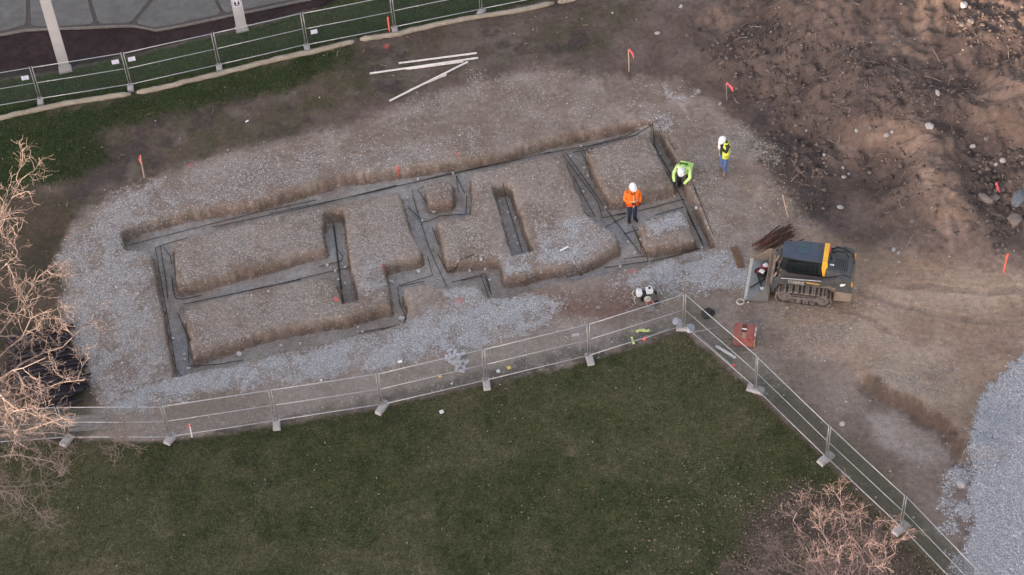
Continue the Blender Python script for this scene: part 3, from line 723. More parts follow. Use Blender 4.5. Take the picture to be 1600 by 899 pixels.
sgp = MB().box((-.01, -.165, 1.50), (.30, .02, .34)).build('plate', M_SIGN, sg_)
for sx in (-.07, .07):
    f = MB(); f.box((sx - .01, -.178, 1.50), (.075, .006, .12)); f.lathe([(.0, -.03), (.028, -.015), (.03, .01), (.0, .03)], (sx - .01, -.178, 1.60), 8, sy=.15); f.build('figure', M_INK, sg_)
MB().box((-.01, -.178, 1.40), (.2, .006, .03)).build('lettering', M_INK, sg_)

# ---------------------------------------------------------------- erosion socks
def sock(pts, lab):
    P = []
    for i in range(len(pts) - 1):
        for k in range(5):
            t = k / 5; P.append((pts[i][0] + (pts[i + 1][0] - pts[i][0]) * t, pts[i][1] + (pts[i + 1][1] - pts[i][1]) * t))
    P.append(pts[-1]); rnd = random.Random(int(pts[0][0]) + 5)
    W3 = []; rad = []
    for i, (x, y) in enumerate(P):
        g_ = G(x, y + 2, 0); W3.append((g_.x, g_.y + rnd.uniform(-.02, .02), g_.z + .075)); rad.append(.105 * rnd.uniform(.9, 1.12))
    rad[0] = rad[-1] = .05
    o = MB().tube(W3, rad, 8).build('erosion_sock', M_SOCK, smooth=True)
    tag(o, lab, 'sock', 'erosion control socks along the far fence')
sock([(-120, 210), (0, 185), (50, 174), (100, 163), (150, 155), (205, 147)], 'long beige erosion sock at the left end, touching the frame edge')
sock([(214, 145), (260, 136), (300, 126), (350, 114), (400, 101), (450, 89), (500, 79), (530, 71), (554, 65)], 'longest beige erosion sock, in the middle below the white columns')
sock([(563, 62), (600, 57), (625, 53), (650, 46), (700, 35), (750, 26), (800, 19), (866, 5)], 'beige erosion sock running past the pink marker stake')
sock([(872, 4), (900, -2), (960, -14), (1040, -30)], 'short end of beige erosion sock cut by the top edge')

# ---------------------------------------------------------------- mesh fence panels on block feet
def fence_panel(a, b, lab, grp, wire, wr, h=1.74):
    a = Vector(a); b = Vector(b); d = b - a; L = math.hypot(d.x, d.y); rz = math.atan2(d.y, d.x)
    t = empty('mesh_fence', a, rz, lab, 'fence', grp)
    s, e = .045, L - .045; r = .018
    for nm, z, rr in (('top_rail', h - .02, r), ('middle_rail', .94, r * .9), ('bottom_rail', .13, r)):
        sag = random.uniform(-.012, .012)
        MB().tube([(s, 0, z), ((s + e) / 2, 0, z + sag), (e, 0, z)], rr, 6).build(nm, M_GALV, t, smooth=True)
    for x in (s, e):
        MB().tube([(x, 0, .04), (x, 0, h + .03)], .022, 6).build('post', M_POST, t, smooth=True)
    w = MB(); n = int((e - s) / .055)
    for k in range(1, n):
        x = s + (e - s) * k / n; w.tube([(x, .004, .13), (x, .004, h - .03)], wr, 3, False)
    nv = int((h - .16) / .055)
    for k in range(1, nv):
        z = .13 + (h - .16) * k / nv; w.tube([(s, -.004, z), (e, -.004, z)], wr, 3, False)
    tag(w.build('wire_mesh', wire, t), kind='stuff')
    return t
def foot(px, py, ang, lab, grp, l=.52, wd=.25, off=.10):
    p = G(px, py, 0, False)
    t = empty('ballast_block', (p.x - math.cos(R(ang)) * off * 0, p.y - off, p.z + .0), R(ang), lab, 'ballast block', grp)
    mb = MB(); mb.box((0, 0, .065), (wd, l, .13), taper=.92); mb.build('block', M_BLOCK, t, bevel=.02)
    for sx in (-.045, .045): MB().tube([(sx, off, .12), (sx, off, .17)], .034, 8).build('socket', M_POST, t)
random.seed(4)
UP = [(-216, 206), (-76, 181), (64, 158), (204.5, 136), (343, 105), (480, 74), (617, 46), (752, 18), (887, -9), (1020, -37)]
upl = ['beyond', 'leftmost panel of the far fence, cut by the frame edge', 'far fence panel in front of the plain white column', 'far fence panel with a white sign in its upper left corner',
       'far fence panel under the column that carries the plate', 'far fence panel with a white sign hung on its middle rail', 'far fence panel just right of the pink marker stake', 'rightmost far fence panel, cut by the top edge', 'x']
for i in range(1, 8):
    fence_panel(G(*UP[i], 0, False), G(*UP[i + 1], 0, False), 'green mesh ' + upl[i], 'mesh panels of the far fence', M_WIREG, .0031)
ufl = {2: 'grey block foot of the far fence, leftmost', 3: 'grey block foot of the far fence beside the gap between socks', 4: 'grey block foot of the far fence below the plated column',
       5: 'grey block foot of the far fence beside the middle rail sign', 6: 'grey block foot of the far fence behind the pink marker stake', 7: 'tilted grey block foot of the far fence, rightmost'}
for i, l in ufl.items(): foot(*UP[i], 8 if i < 7 else -35, l, 'block feet of the far fence', .42, .24, .10)
LO = [(-225, 712), (-60, 699), (105, 687), (267, 686), (432.5, 661), (597.5, 636), (760, 598), (921, 559), (1069, 512)]
lol = ['x', 'near fence panel under the bare branches, cut by the left edge', 'near fence panel behind the lowest bare twigs, second from left', 'near fence panel with a pink flag at its left foot',
       'near fence panel between the straight foot and the twisted foot', 'near fence panel in front of the brick pile', 'near fence panel in front of the yellow scraps', 'near fence panel ending at the corner post']
for i in range(1, 8):
    fence_panel(G(*LO[i], 0, False), G(*LO[i + 1], 0, False), 'grey mesh ' + lol[i], 'mesh panels of the near fence', M_WIRE, .0034)
RI = [(1069, 512), (1180, 610), (1291, 718), (1407, 826), (1515, 940), (1620, 1050)]
ril = ['next to the corner post, above the white pipe', 'second from the corner along the dirt side', 'third from the corner, above the small bare tree', 'lowest at the right, cut by the bottom edge']
for i in range(4):
    fence_panel(G(*RI[i], 0, False), G(*RI[i + 1], 0, False), 'dark mesh fence panel ' + ril[i], 'mesh panels of the side fence', M_WIREG, .0038)
for (px, py, an, l, w_, o, lab) in [(105, 687, -30, .5, .28, .08, 'block foot of the near fence under the lit branches'), (267, 684, -30, .5, .28, .08, 'turned block foot of the near fence left of the pink flag'),
        (432.5, 660, 4, .5, .25, .12, 'straight block foot of the near fence, third from left'), (597.5, 635, -32, .62, .25, .1, 'twisted block foot of the near fence below the gravel strip'),
        (760, 597, 4, .52, .25, .13, 'block foot of the near fence beside the brick pile'), (921, 558, 8, .52, .25, .14, 'block foot of the near fence below the blue sign'),
        (1069, 512, 80, .55, .26, .06, 'block foot at the fence corner'), (1180, 608, 65, .6, .28, .06, 'block foot of the side fence nearest the white pipe'),
        (1290, 716, -52, .62, .28, .06, 'block foot in the middle of the side fence'), (1407, 826, -52, .62, .28, .03, 'block foot of the side fence above the small bare tree')]:
    foot(px, py, an, 'grey concrete ' + lab, 'block feet of the near and side fences', l, w_, o)
# signs on the fences
def sign(px, py, z, lab, w=.27, h=.2, rz=R(9)):
    p = U(px, py, z); t = empty('fence_sign', tuple(p), rz, lab, 'sign', 'small signs tied to the fences')
    MB().box((0, -.035, 0), (w, .012, h)).build('plate', M_SIGN, t)
    for k in range(3): MB().box((random.uniform(-.02, .02), -.043, .05 - k * .05), (w * random.uniform(.5, .75), .003, .012)).build('text_line', mat('faded_print', (.42, .42, .52), .7), t)
sign(39, 121, 1.45, 'small white sign on the leftmost far panel'); sign(180, 96, 1.45, 'small white sign left of the far fence joint below the plain column')
sign(205.5, 91.5, 1.5, 'small white sign right of the far fence joint below the plain column'); sign(490.5, 49, .82, 'white sign hanging at the middle rail of the far fence', .26, .2)
sign(899, 522, 1.30, 'small blue and white sign on the near fence', .24, .13)

# ---------------------------------------------------------------- boards, stakes, scraps
def board(p0, p1, w, th, mt, name, lab, cat, grp=None, lift=0.0, deep=True):
    a = G(*p0, 0, deep); b = G(*p1, 0, deep); d = b - a; L = d.length; z = max(a.z, b.z)
    c = (a + b) / 2
    o = MB().box((0, 0, 0), (L, w, th)).build(name, mt, bevel=.006)
    o.location = (c.x, c.y, c.z + th / 2 + .01 + lift); o.rotation_euler = (0, -math.asin(max(-1, min(1, d.z / L))), math.atan2(d.y, d.x))
    return tag(o, lab, cat, grp)
gp_ = 'pale boards lying on the rear lawn'
board((623, 100), (745, 84), .062, .045, M_PINE, 'timber_board', 'pale board on its own, uppermost of the five on the rear lawn', 'board', gp_)
board((578, 116), (747, 91.5), .062, .045, M_PINE, 'timber_board', 'longest pale board, reaching furthest left on the rear lawn', 'board', gp_)
board((635, 109.5), (724, 97.5), .05, .04, M_PINE, 'timber_board', 'short pale board tucked against the longest board', 'board', gp_, .0)
board((609, 160), (731, 99), .062, .045, M_PINE, 'timber_board', 'pale board slanting down to the lower left', 'board', gp_, .04)
board((640, 142), (698, 117.5), .05, .04, M_PINE, 'timber_board', 'short pale board lying along the slanting one', 'board', gp_)
board((1147, 388), (1158, 419), .23, .05, M_BROWN, 'timber_plank', 'wide brown plank lying by the loader bucket', 'plank')
board((1062, 410), (1096, 403), .13, .07, M_BOARD, 'timber_plank', 'dark grey plank half sunk in gravel below the right trench', 'plank')
board((875, 393), (888, 386), .06, .03, M_PAPER, 'timber_offcut', 'short white offcut on the gravel between trenches', 'offcut')
for k, (a, b) in enumerate([((84, 655), (166, 652)), ((90, 661), (172, 658)), ((96, 667), (162, 664)), ((110, 673), (168, 669))]):
    board(a, b, .14, .05, M_BOARD, 'weathered_board', ['topmost', 'second', 'third', 'lowest'][k] + ' grey board of the row lying behind the near fence at left', 'board', 'grey boards behind the near fence')
def stake(b, t, h, mt, lab, ribbon=None, rmat=None, th=.038):
    p = G(*b, 0); q = U(t[0], t[1], p.z + h)
    e = empty('survey_stake', tuple(p), 0, lab, 'stake', 'survey stakes with flagging')
    q = Vector(q) - p
    MB().tube([(0, 0, -.05), tuple(q)], th * .6, 4).build('shaft', mt, e)
    if ribbon:
        pts = [q + Vector((rx, ry, rz_)) for rx, ry, rz_ in ribbon]
        mb = MB()
        for k in range(2):
            vs = []; n = len(pts)
            for i, v in enumerate(pts):
                o = Vector((.02 * k, .03 * k, -.06 * k * i)); wv = Vector((.012, 0, .032)); vs += [v + o - wv, v + o + wv, v + o + wv + Vector((.006, .006, 0)), v + o - wv + Vector((.006, .006, 0))]
            fs = []
            for i in range(n - 1):
                for c in range(4): fs.append((i * 4 + c, i * 4 + (c + 1) % 4, i * 4 + 4 + (c + 1) % 4, i * 4 + 4 + c))
            mb.add(vs, fs)
        mb.tube([q + Vector((0, 0, -.02)), q + Vector((0, 0, -.09))], th * .8, 6)
        mb.build('ribbon', rmat or M_PINK, e)
RR = [(0, 0, 0), (.06, -.02, -.05), (.13, -.03, -.14), (.18, -.04, -.25)]
RL = [(0, 0, 0), (-.05, -.02, -.05), (-.08, -.03, -.15), (-.07, -.04, -.25)]
stake((225.5, 278), (219, 243), 1.12, M_STAKE, 'pale stake with a pink ribbon at the left edge of the pad', RL)
stake((983, 113), (982, 78), 1.12, M_STAKE, 'pale stake with a pink ribbon behind the trenches', RR)
stake((1136, 157), (1135, 130), .88, M_BOARD, 'thin grey stake with pink ribbon at the foot of the mound', [(0, 0, 0), (.08, -.02, -.07), (.17, -.03, -.17), (.24, -.04, -.26)])
stake((1232, 340), (1223, 305), 1.1, M_STAKE, 'leaning pale stake right of the worker in yellow', None)
stake((1568, 426), (1575, 397), .95, M_ORANGE, 'orange painted stake standing on the bare ground at right', RL[:3], M_ORANGE, .055)
stake((609, 50), (606, 27), .75, M_ORANGE, 'pink painted stake beside the far erosion sock', [(0, 0, 0), (-.03, -.02, -.08), (-.05, -.03, -.18)], M_ORANGE, .05)
stake((300, 684), (296, 663), .66, M_PAPER, 'short white stake with a pink flag at the near fence', [(0, 0, 0), (-.06, -.02, -.06), (-.13, -.03, -.14), (-.15, -.03, -.2)])
stake((1563, 302), (1557, 286), .5, M_PINK, 'bright pink ribbon stake among the rocks', [(0, 0, 0), (.03, -.03, -.12), (.05, -.05, -.28), (.08, -.06, -.4)], None, .05)
board((985, 126), (977, 104), .05, .05, M_BROWN, 'broken_stick', 'dark stick leaning by the stake behind the trenches', 'stick')
def strip_tape(pts, w, mt, name, lab, cat):
    P = [G(*p, .03, False) for p in pts]; vs = []; fs = []
    for i, p in enumerate(P):
        d = (P[min(i + 1, len(P) - 1)] - P[max(i - 1, 0)]); n = Vector((-d.y, d.x, 0)).normalized() * w * .5
        k = .03 * (i % 2); vs += [(p.x - n.x, p.y - n.y, p.z + k), (p.x + n.x, p.y + n.y, p.z + .03 - k), (p.x + n.x, p.y + n.y, p.z + .02 - k), (p.x - n.x, p.y - n.y, p.z + k - .01)]
    for i in range(len(P) - 1):
        for c in range(4): fs.append((i * 4 + c, i * 4 + (c + 1) % 4, i * 4 + 4 + (c + 1) % 4, i * 4 + 4 + c))
    fs += [(3, 2, 1, 0), tuple(len(P) * 4 - 4 + c for c in range(4))]
    tag(MB().add(vs, fs).build(name, mt), lab, cat)
strip_tape([(994, 519), (999, 516.5), (1005, 516.5), (1011, 518), (1015, 516)], .11, M_LIME, 'lime_strap', 'lime strap lying flat behind the near fence corner', 'strap')
strip_tape([(986.5, 527), (988.5, 532), (990.5, 538)], .07, M_LIME, 'lime_strap', 'short lime strap nearest the bottom rail', 'strap')
def pole(p0, p1, r, mt, name, lab, cat, z=.03):
    a = G(*p0, z, False); b = G(*p1, z, False); tag(MB().tube([a, b], r, 8).build(name, mt, smooth=True), lab, cat)
pole((1119, 541), (1149, 559), .05, M_PIPE, 'plastic_pipe', 'thick white pipe lying behind the side fence', 'pipe', .05)
pole((1091, 524), (1144, 572), .018, M_GALV, 'marker_pole', 'thin grey pole lying along the side fence', 'pole')
pole((1006, 530), (1046, 513), .018, M_GALV, 'marker_pole', 'thin grey pole lying along the near fence by the corner', 'pole')
pole((1085, 519), (1124, 511), .015, M_GALV, 'marker_pole', 'thin pale rod pointing from the corner into the dirt', 'pole')
def lump(px, py, s, mt, name, lab, cat, grp=None, seed=0, z=0.0, deep=True, rz=None, sub=1, boxy=False, jit=.16):
    rnd = random.Random(seed + int(px * 7 + py)); p = G(px, py, 0, deep)
    bm = bmesh.new()
    if boxy:
        bmesh.ops.create_cube(bm, size=1.5); bmesh.ops.subdivide_edges(bm, edges=bm.edges, cuts=1, use_grid_fill=True)
    else: bmesh.ops.create_icosphere(bm, subdivisions=sub + 1, radius=1)
    for v in bm.verts:
        k = 1 + rnd.uniform(-jit, jit); v.co = Vector((v.co.x * s[0] * .5 * k, v.co.y * s[1] * .5 * k, v.co.z * s[2] * .5 * k))
    me = bpy.data.meshes.new(name); bm.to_mesh(me); bm.free(); me.materials.append(mt)
    o = link(name, me, None, (p.x, p.y, p.z + s[2] * .32 + z), rnd.uniform(0, 6) if rz is None else rz)
    return tag(o, lab, cat, grp)
lump(1007, 531, (.2, .14, .16), M_PINK, 'pink_ribbon_bundle', 'bunched pink ribbon on the bottom rail near the corner', 'ribbon', sub=0)
lump(1146, 572, (.16, .12, .12), M_PINK, 'pink_ribbon_bundle', 'pink ribbon end of the pole along the side fence', 'ribbon', sub=0)
lump(1058, 505, (.34, .30, .22), M_BAG, 'sandbag', 'upper grey sandbag at the fence corner', 'sandbag'); lump(1078, 515, (.42, .36, .2), M_BAG, 'sandbag', 'wide lavender grey sandbag at the fence corner', 'sandbag')
lump(1066, 511, (.3, .26, .16), M_BLOCK, 'sandbag', 'small pale sandbag between the two others at the corner', 'sandbag')
lump(1106, 492, (.46, .42, .26), M_BLACK, 'black_bag', 'black crumpled bag on the dirt behind the side fence', 'bag', sub=2)
rk = 'pale rocks on the bare ground and mound'
_rc = [0, 0]
for px, py, s, mt, lab in sorted([
    (1539, 313, (.62, .30, .26), M_ROCK, 'long grey block of broken concrete among the rocks at right'), (1592, 312, (.95, .42, .34), M_BLUEROCK, 'large blue grey boulder cut by the right edge'),
    (1585, 345, (.62, .5, .26), M_ROCK, 'broad grey rock below the blue boulder'), (1452, 199, (.3, .33, .18), M_PALEROCK, 'square pinkish stone on the clay ridge'), (1501, 759, (.24, .32, .2), M_PALEROCK, 'white rock at the edge of the gravel road'),
    (1313, 325, (.24, .18, .14), M_PALEROCK, 'oval white stone right of the leaning stake'), (1396, 391, (.18, .15, .12), M_PALEROCK, 'white stone above the loader cab on bare earth'), (1404, 396, (.1, .18, .1), M_PALEROCK, None),
    (1316, 664, (.2, .18, .14), M_PALEROCK, 'white stone behind the side fence post'), (1027, 53, (.22, .16, .12), M_PALEROCK, 'pale flat stone on the slope behind the trenches'), (1125, 163, (.18, .1, .07), M_PALEROCK, None),
    (1506, 10, (.32, .26, .2), M_PALEROCK, 'pale rock at the top edge on the mound'), (1504, 40, (.24, .24, .16), M_ROCK, None), (1517, 35, (.26, .28, .16), M_ROCK, None), (1465, 147, (.34, .16, .12), M_PALEROCK, 'pale slab of stone on the dark upper slope'),
    (1566, 253, (.26, .2, .2), M_PALEROCK, None), (1555, 258, (.18, .2, .16), M_PALEROCK, None), (1547, 292, (.22, .18, .15), M_PALEROCK, None), (1553, 311, (.38, .24, .22), M_ROCK, None), (1425, 347, (.22, .24, .14), M_ROCK, None),
    (1260, 205, (.12, .1, .09), M_PALEROCK, None), (1338, 205, (.16, .14, .1), M_PALEROCK, None), (1371, 212, (.2, .16, .14), M_PALEROCK, None), (1385, 213, (.26, .16, .14), M_PALEROCK, None), (1394, 207, (.16, .12, .1), M_PALEROCK, None), (1376, 218, (.16, .2, .12), M_PALEROCK, None),
    (1360, 200, (.18, .12, .1), M_ROCK, None), (1318, 278, (.14, .18, .12), M_PALEROCK, None), (1326, 273, (.12, .13, .1), M_PALEROCK, None), (1359, 271, (.18, .15, .12), M_ROCK, None), (1317, 263, (.13, .1, .1), M_PALEROCK, None), (1217, 448, (.1, .1, .07), M_PALEROCK, None),
    (1250, 384, (.10, .1, .07), M_PALEROCK, None), (957, 21, (.12, .09, .07), M_PALEROCK, None), (386, 190, (.2, .08, .05), M_PAPER, 'white scrap on the rear lawn left of the boards'), (1064, 11, (.2, .14, .1), M_PALEROCK, None), (1541, 218, (.2, .2, .14), M_ROCK, None), (1520, 230, (.18, .24, .14), M_PALEROCK, None), (1288, 243, (.16, .13, .1), M_PALEROCK, None),
    (1230, 481, (.13, .1, .07), M_PALEROCK, None)], key=lambda q: q[0]):
    if mt is M_PAPER: lump(px, py, s, mt, 'paper_scrap', lab, 'scrap', sub=0); continue
    _gp = rk if lab is None else None
    if lab is None:
        kk = 0 if mt is M_PALEROCK else 1; _rc[kk] += 1
        lab = ('pale stone lying on bare earth, ' if kk == 0 else 'dull brown stone half sunk in the dug earth, ') + (ORD[_rc[kk] - 1] if _rc[kk] <= 20 else 'last') + ' counted from the left'
    boxy = s[0] > .7 and mt is M_ROCK and px < 1400
    lump(px, py, s, mt, 'rock', lab, 'rock', _gp, boxy=False, rz=(-.9 if px == 1539 else None))
for px, py, s, mt, nm, lab in [(690, 644, (.17, .17, .03), M_PAPER, 'paper_scrap', 'white square of paper on the lawn'), (625, 566, (.2, .12, .07), M_PAPER, 'paper_scrap', 'white scrap on the gravel strip above the near fence'),
     (778.5, 580.5, (.15, .15, .04), M_PAPER, 'paper_scrap', 'white tile right of the brick pile behind the fence'), (795, 575, (.17, .15, .05), M_YELLOW, 'yellow_scrap', 'larger yellow scrap behind the near fence'),
     (687.5, 588.5, (.12, .14, .05), M_YELLOW, 'yellow_scrap', 'small yellow scrap left of the brick pile'), (502, 595, (.09, .08, .05), M_PAPER, 'paper_scrap', 'tiny white scrap behind the near fence, leftmost'), (706, 600, (.08, .06, .04), M_PAPER, 'paper_scrap', 'tiny white scrap below the brick pile')]:
    o = lump(px, py, s, mt, nm, lab, 'scrap', boxy=True, jit=.05, rz=.3)
# pile of grey bricks
rnd = random.Random(9)
for k, (zx, zy) in enumerate([(290, 175), (245, 270), (295, 240), (360, 200), (415, 240), (470, 220), (345, 265), (310, 330), (405, 300), (460, 325), (525, 335), (365, 360), (390, 410), (430, 370), (490, 415), (460, 455), (285, 285), (350, 350), (420, 300), (400, 345)]):
    px, py = 670 + zx / 8.89, 530 + zy / 8.89; p = G(px, py, 0)
    o = MB().box((0, 0, 0), (.21, .105, .075)).build('brick', M_BRICK, bevel=.006)
    o.location = (p.x, p.y, p.z + .045 + (.07 if k > 16 else 0)); o.rotation_euler = (rnd.uniform(-.25, .25), rnd.uniform(-.25, .25), rnd.uniform(0, 3.1))
    tag(o, 'loose grey brick in the pile behind the near fence', 'brick', 'pile of grey bricks')

# ---------------------------------------------------------------- reinforcing bars in the trenches
BARS = {
 'along the far trench': [[(200,383),(300,357),(400,332),(495,312)], [(330,355),(400,340),(495,320),(620,289)], [(420,333),(540,309),(650,284),(700,271)], [(560,304),(690,275),(750,262),(805,250)], [(700,271),(800,251),(860,237)], [(850,240),(927,226),(999,206)], [(900,234),(960,219),(1027,203)], [(895,238),(928,231)]],
 'in the left end trench': [[(243,387),(252,443),(265,513),(275,577),(282,586)], [(250,383),(260,443),(262,466)], [(268,430),(270,452),(275,466),(285,467),(315,461)], [(277,488),(286,508),(293,527),(295,567)], [(243,387),(262,380),(293,371)], [(256,386),(266,400),(268,412)]],
 'in the middle left trench': [[(287,475),(420,447),(516,424),(545,418)], [(300,472),(400,451),(470,436)], [(497,417),(534,407),(536,400),(525,387)]],
 'in the narrow left slot': [[(520,345),(525,385),(532,447),(537,470)], [(522,352),(527,392),(534,452)]],
 'along the near trench': [[(293,572),(340,569),(380,562)], [(595,515),(632,504),(635,497),(625,475),(621,448)], [(560,520),(600,512)]],
 'beside the small island of earth': [[(622,446),(676,430),(668,401)], [(625,447),(664,439)], [(644,296),(648,317),(657,345),(670,386),(682,414),(698,447)], [(638,324),(648,333),(657,343)], [(659,346),(670,345),(687,337),(728,334),(729,305)], [(713,274),(726,301)], [(713,274),(716,299)], [(667,317),(652,296),(662,291)], [(675,355),(685,381)]],
 'in the middle near trench': [[(685,398),(699,425),(744,411)], [(705,441),(759,427),(767,457)], [(751,429),(763,463)], [(720,438),(755,431)], [(757,430),(768,460)]],
 'in the narrow middle slot': [[(787,300),(802,348),(817,396)]],
 'in the slanting right trench': [[(879,240),(902,272),(935,316),(941,340),(977,332)], [(884,238),(952,333),(982,372),(1002,397)], [(896,275),(915,312),(930,338)], [(916,334),(941,357),(977,338)], [(988,352),(1013,409)], [(975,365),(999,358)], [(974,404),(1007,400)], [(907,234),(918,256)], [(911,233),(921,254)], [(945,418),(1012,408)]],
 'in the right cross trench': [[(966,336),(1020,324),(1069,311)], [(1024,336),(1069,323)]],
 'in the right end trench': [[(1020,206),(1024,230)], [(1030,210),(1055,250)], [(1027,244),(1066,311),(1099,383)], [(1022,225),(1050,275)], [(1082,302),(1113,380)], [(1073,330),(1096,375)], [(1016,408),(1060,398),(1096,387)]],
}
for where, lst in BARS.items():
    lst = sorted(lst, key=lambda q: sum(a[0] for a in q) / len(q)); nb = 0
    for pts in lst:
        nb += 1; P = []
        for i in range(len(pts) - 1):
            for k in range(4):
                t = k / 4; P.append((pts[i][0] + (pts[i + 1][0] - pts[i][0]) * t, pts[i][1] + (pts[i + 1][1] - pts[i][1]) * t))
        P.append(pts[-1])
        W3 = [Vector(U(x, y, -.47)) for x, y in P]
        for v in W3: v.z = max(-.49, min(HAT(v.x, v.y) + .04, .02))
        tag(MB().tube(W3, .0125, 5).build('rebar', M_REBAR, smooth=True), 'thin dark reinforcing bar ' + where + ((', ' + ORD[nb - 1] + ' from the left') if len(lst) > 1 else ''), 'rebar', 'reinforcing bars ' + where)
DOB = {}
def dob(lst, ox, oy, sc): return [(ox + a / sc, oy + b / sc) for a, b in lst]
SPC = (dob([(285,113),(500,80),(312,370),(223,788),(600,668),(670,612),(697,660),(723,732),(403,733),(220,232),(785,250),(835,318),(880,350),(873,465),(893,508)], 580, 250, 3.907) + \
     dob([(113,226),(172,170),(190,292),(210,338),(184,426),(310,516),(435,712),(475,772),(508,696),(615,215),(850,745),(392,850),(820,525)], 860, 180, 3.596) + \
     dob([(436,328),(545,342),(485,362),(502,415),(543,441),(927,477),(1108,418),(624,710),(650,737),(152,820),(270,808)], 400, 330, 3.91))
CNT = {}
for px, py in sorted(SPC):
    z = -.48; p = U(px, py, z)
    zz = max(HAT(p[0], p[1]), -.58)
    if zz > -.3: p = G(px, py); zz = p[2]
    o = MB().box((0, 0, 0), (.085, .085, .075), taper=.85).build('concrete_spacer', M_DOBIE)
    o.location = (p[0], p[1], zz + .04); o.rotation_euler = (0, 0, random.uniform(0, 1.5))
    reg = 'left' if px < 560 else ('middle' if px < 840 else 'right')
    CNT[reg] = CNT.get(reg, 0) + 1
    tag(o, f'small pale concrete spacer cube, {ORD[CNT[reg] - 1]} from the left in the {reg} trenches', 'spacer block', f'spacer cubes in the {reg} trenches')
for px, py, s, lab in [(678,331,(.2,.13,.1),'white broken block below the small island of earth'),(654,425,(.18,.13,.1),'white broken block by the centre of the trenches'),(612,441,(.2,.1,.08),'pale block at the rim near the centre trench'),(628,499,(.16,.26,.12),'pale bent block in the corner of the near trench'),
     (374,555,(.22,.16,.14),'larger pale block in the near trench at left'),(288.5,555,(.1,.13,.1),'upper of two pale cubes in the left end trench'),(289,563,(.1,.13,.1),'lower of two pale cubes in the left end trench'),(295,577,(.12,.14,.1),'pale cube at the bottom corner of the left end trench'),(271,530,(.16,.1,.08),'pale block midway down the left end trench'),(289,504,(.16,.07,.05),'pale chip on the rim by the left end trench')]:
    lump(px, py, s, M_DOBIE, 'concrete_chunk', lab, 'concrete chunk', boxy=True, jit=.08)
# bundles of bars outside the trenches
def bundle(p0, p1, n, w, h, r, mt, lab, spread=.0, seed=1, L=None):
    a = G(*p0, 0); b = G(*p1, 0); d = b - a; ln = d.length; rz = math.atan2(d.y, d.x); rr = random.Random(seed)
    t = empty('rebar_bundle', (a.x, a.y, min(a.z, b.z)), rz, lab, 'rebar bundle', 'bundles of steel bars')
    for k in range(n):
        y = (rr.random() - .5) * w; z = r + rr.random() * h * (1 - abs(y) / w * 1.2); x0 = rr.uniform(-.15, .2); x1 = ln + rr.uniform(-.25, .15); dy = rr.uniform(-spread, spread)
        MB().tube([(x0, y, z), ((x0 + x1) / 2, y + dy * .4, z + .01), (x1, y + dy, max(r, z + rr.uniform(-.02, .02)))], r, 5).build('bar', mt, t, smooth=True)
bundle((1186, 391), (1238, 364), 22, .75, .16, .02, M_RUST, 'fanned rusty bundle of bars behind the loader', .25, 3)
for k, (a, b, l) in enumerate([((16, 541), (112, 517), 'uppermost'), ((14, 571), (112, 549), 'second'), ((18, 594), (132, 574), 'third'), ((40, 614), (137, 597), 'fourth'), ((66, 636), (126, 620), 'lowest')]):
    bundle(a, b, 16, .62, .22, .045, M_DARKBAR, f'{l} row of dark bars stacked under the bare branches', .05, 20 + k)
# ---------------------------------------------------------------- compact track loader
M_DUST = mat('dusty_tan_steel', (.27, .215, .165), .8, .1, .2, 5, dirt=(.19, .15, .12), dirtamt=.7)
M_DARKPAINT = mat('dark_machine_paint', (.055, .062, .068), .55, 0, .15, 6, dirt=(.16, .13, .11), dirtamt=.35, dirtscale=4)
M_ROOF = mat('cab_roof', (.042, .058, .092), .5, 0, .12, 4, dirt=(.10, .10, .105), dirtamt=.35, dirtscale=3)
M_CABP = mat('cab_paint', (.022, .026, .03), .5, 0, .15, 6)
M_GLASS = mat('cab_glass', (.012, .016, .018), .15, 0, .1, 3, spec=.5)
M_HATCH = mat('roof_hatch', (.07, .115, .13), .5, 0, .1, 6)
M_YEL = mat('machine_yellow', (.80, .42, .035), .5, 0, .08, 5, dirt=(.5, .3, .1), dirtamt=.3)
M_RUBBER = mat('track_rubber', (.05, .045, .043), .9, 0, .2, 8, dirt=(.23, .185, .155), dirtamt=.8, dirtscale=5)
M_LUG = mat('tread_lug', (.26, .215, .185), .9, 0, .2, 8)
M_UNDER = mat('undercarriage', (.20, .17, .155), .85, .1, .2, 8, dirt=(.12, .10, .09), dirtamt=.7)
M_BUCKET = mat('bucket_steel', (.22, .235, .25), .5, .35, .15, 4, dirt=(.24, .20, .17), dirtamt=.5, dirtscale=3)
M_PALELINE = mat('pale_trim', (.50, .48, .44), .6)
M_TOOLRED = mat('tool_red', (.55, .05, .05), .5); M_TOOLWHITE = mat('tool_white', (.72, .72, .74), .5)
A = Vector(U(1221, 474.5)); B = Vector(U(1287, 482.5)); fwd = (A - B).normalized()
lft = Vector((-fwd.y, fwd.x, 0)); HW = .88
mid = (A + B) / 2 - lft * HW
LZ = HAT(mid.x, mid.y)
ld = empty('track_loader', (mid.x, mid.y, LZ + .01), math.atan2(fwd.y, fwd.x), 'compact track loader with blue grey cab roof and yellow stripe beside the trenches', 'loader')
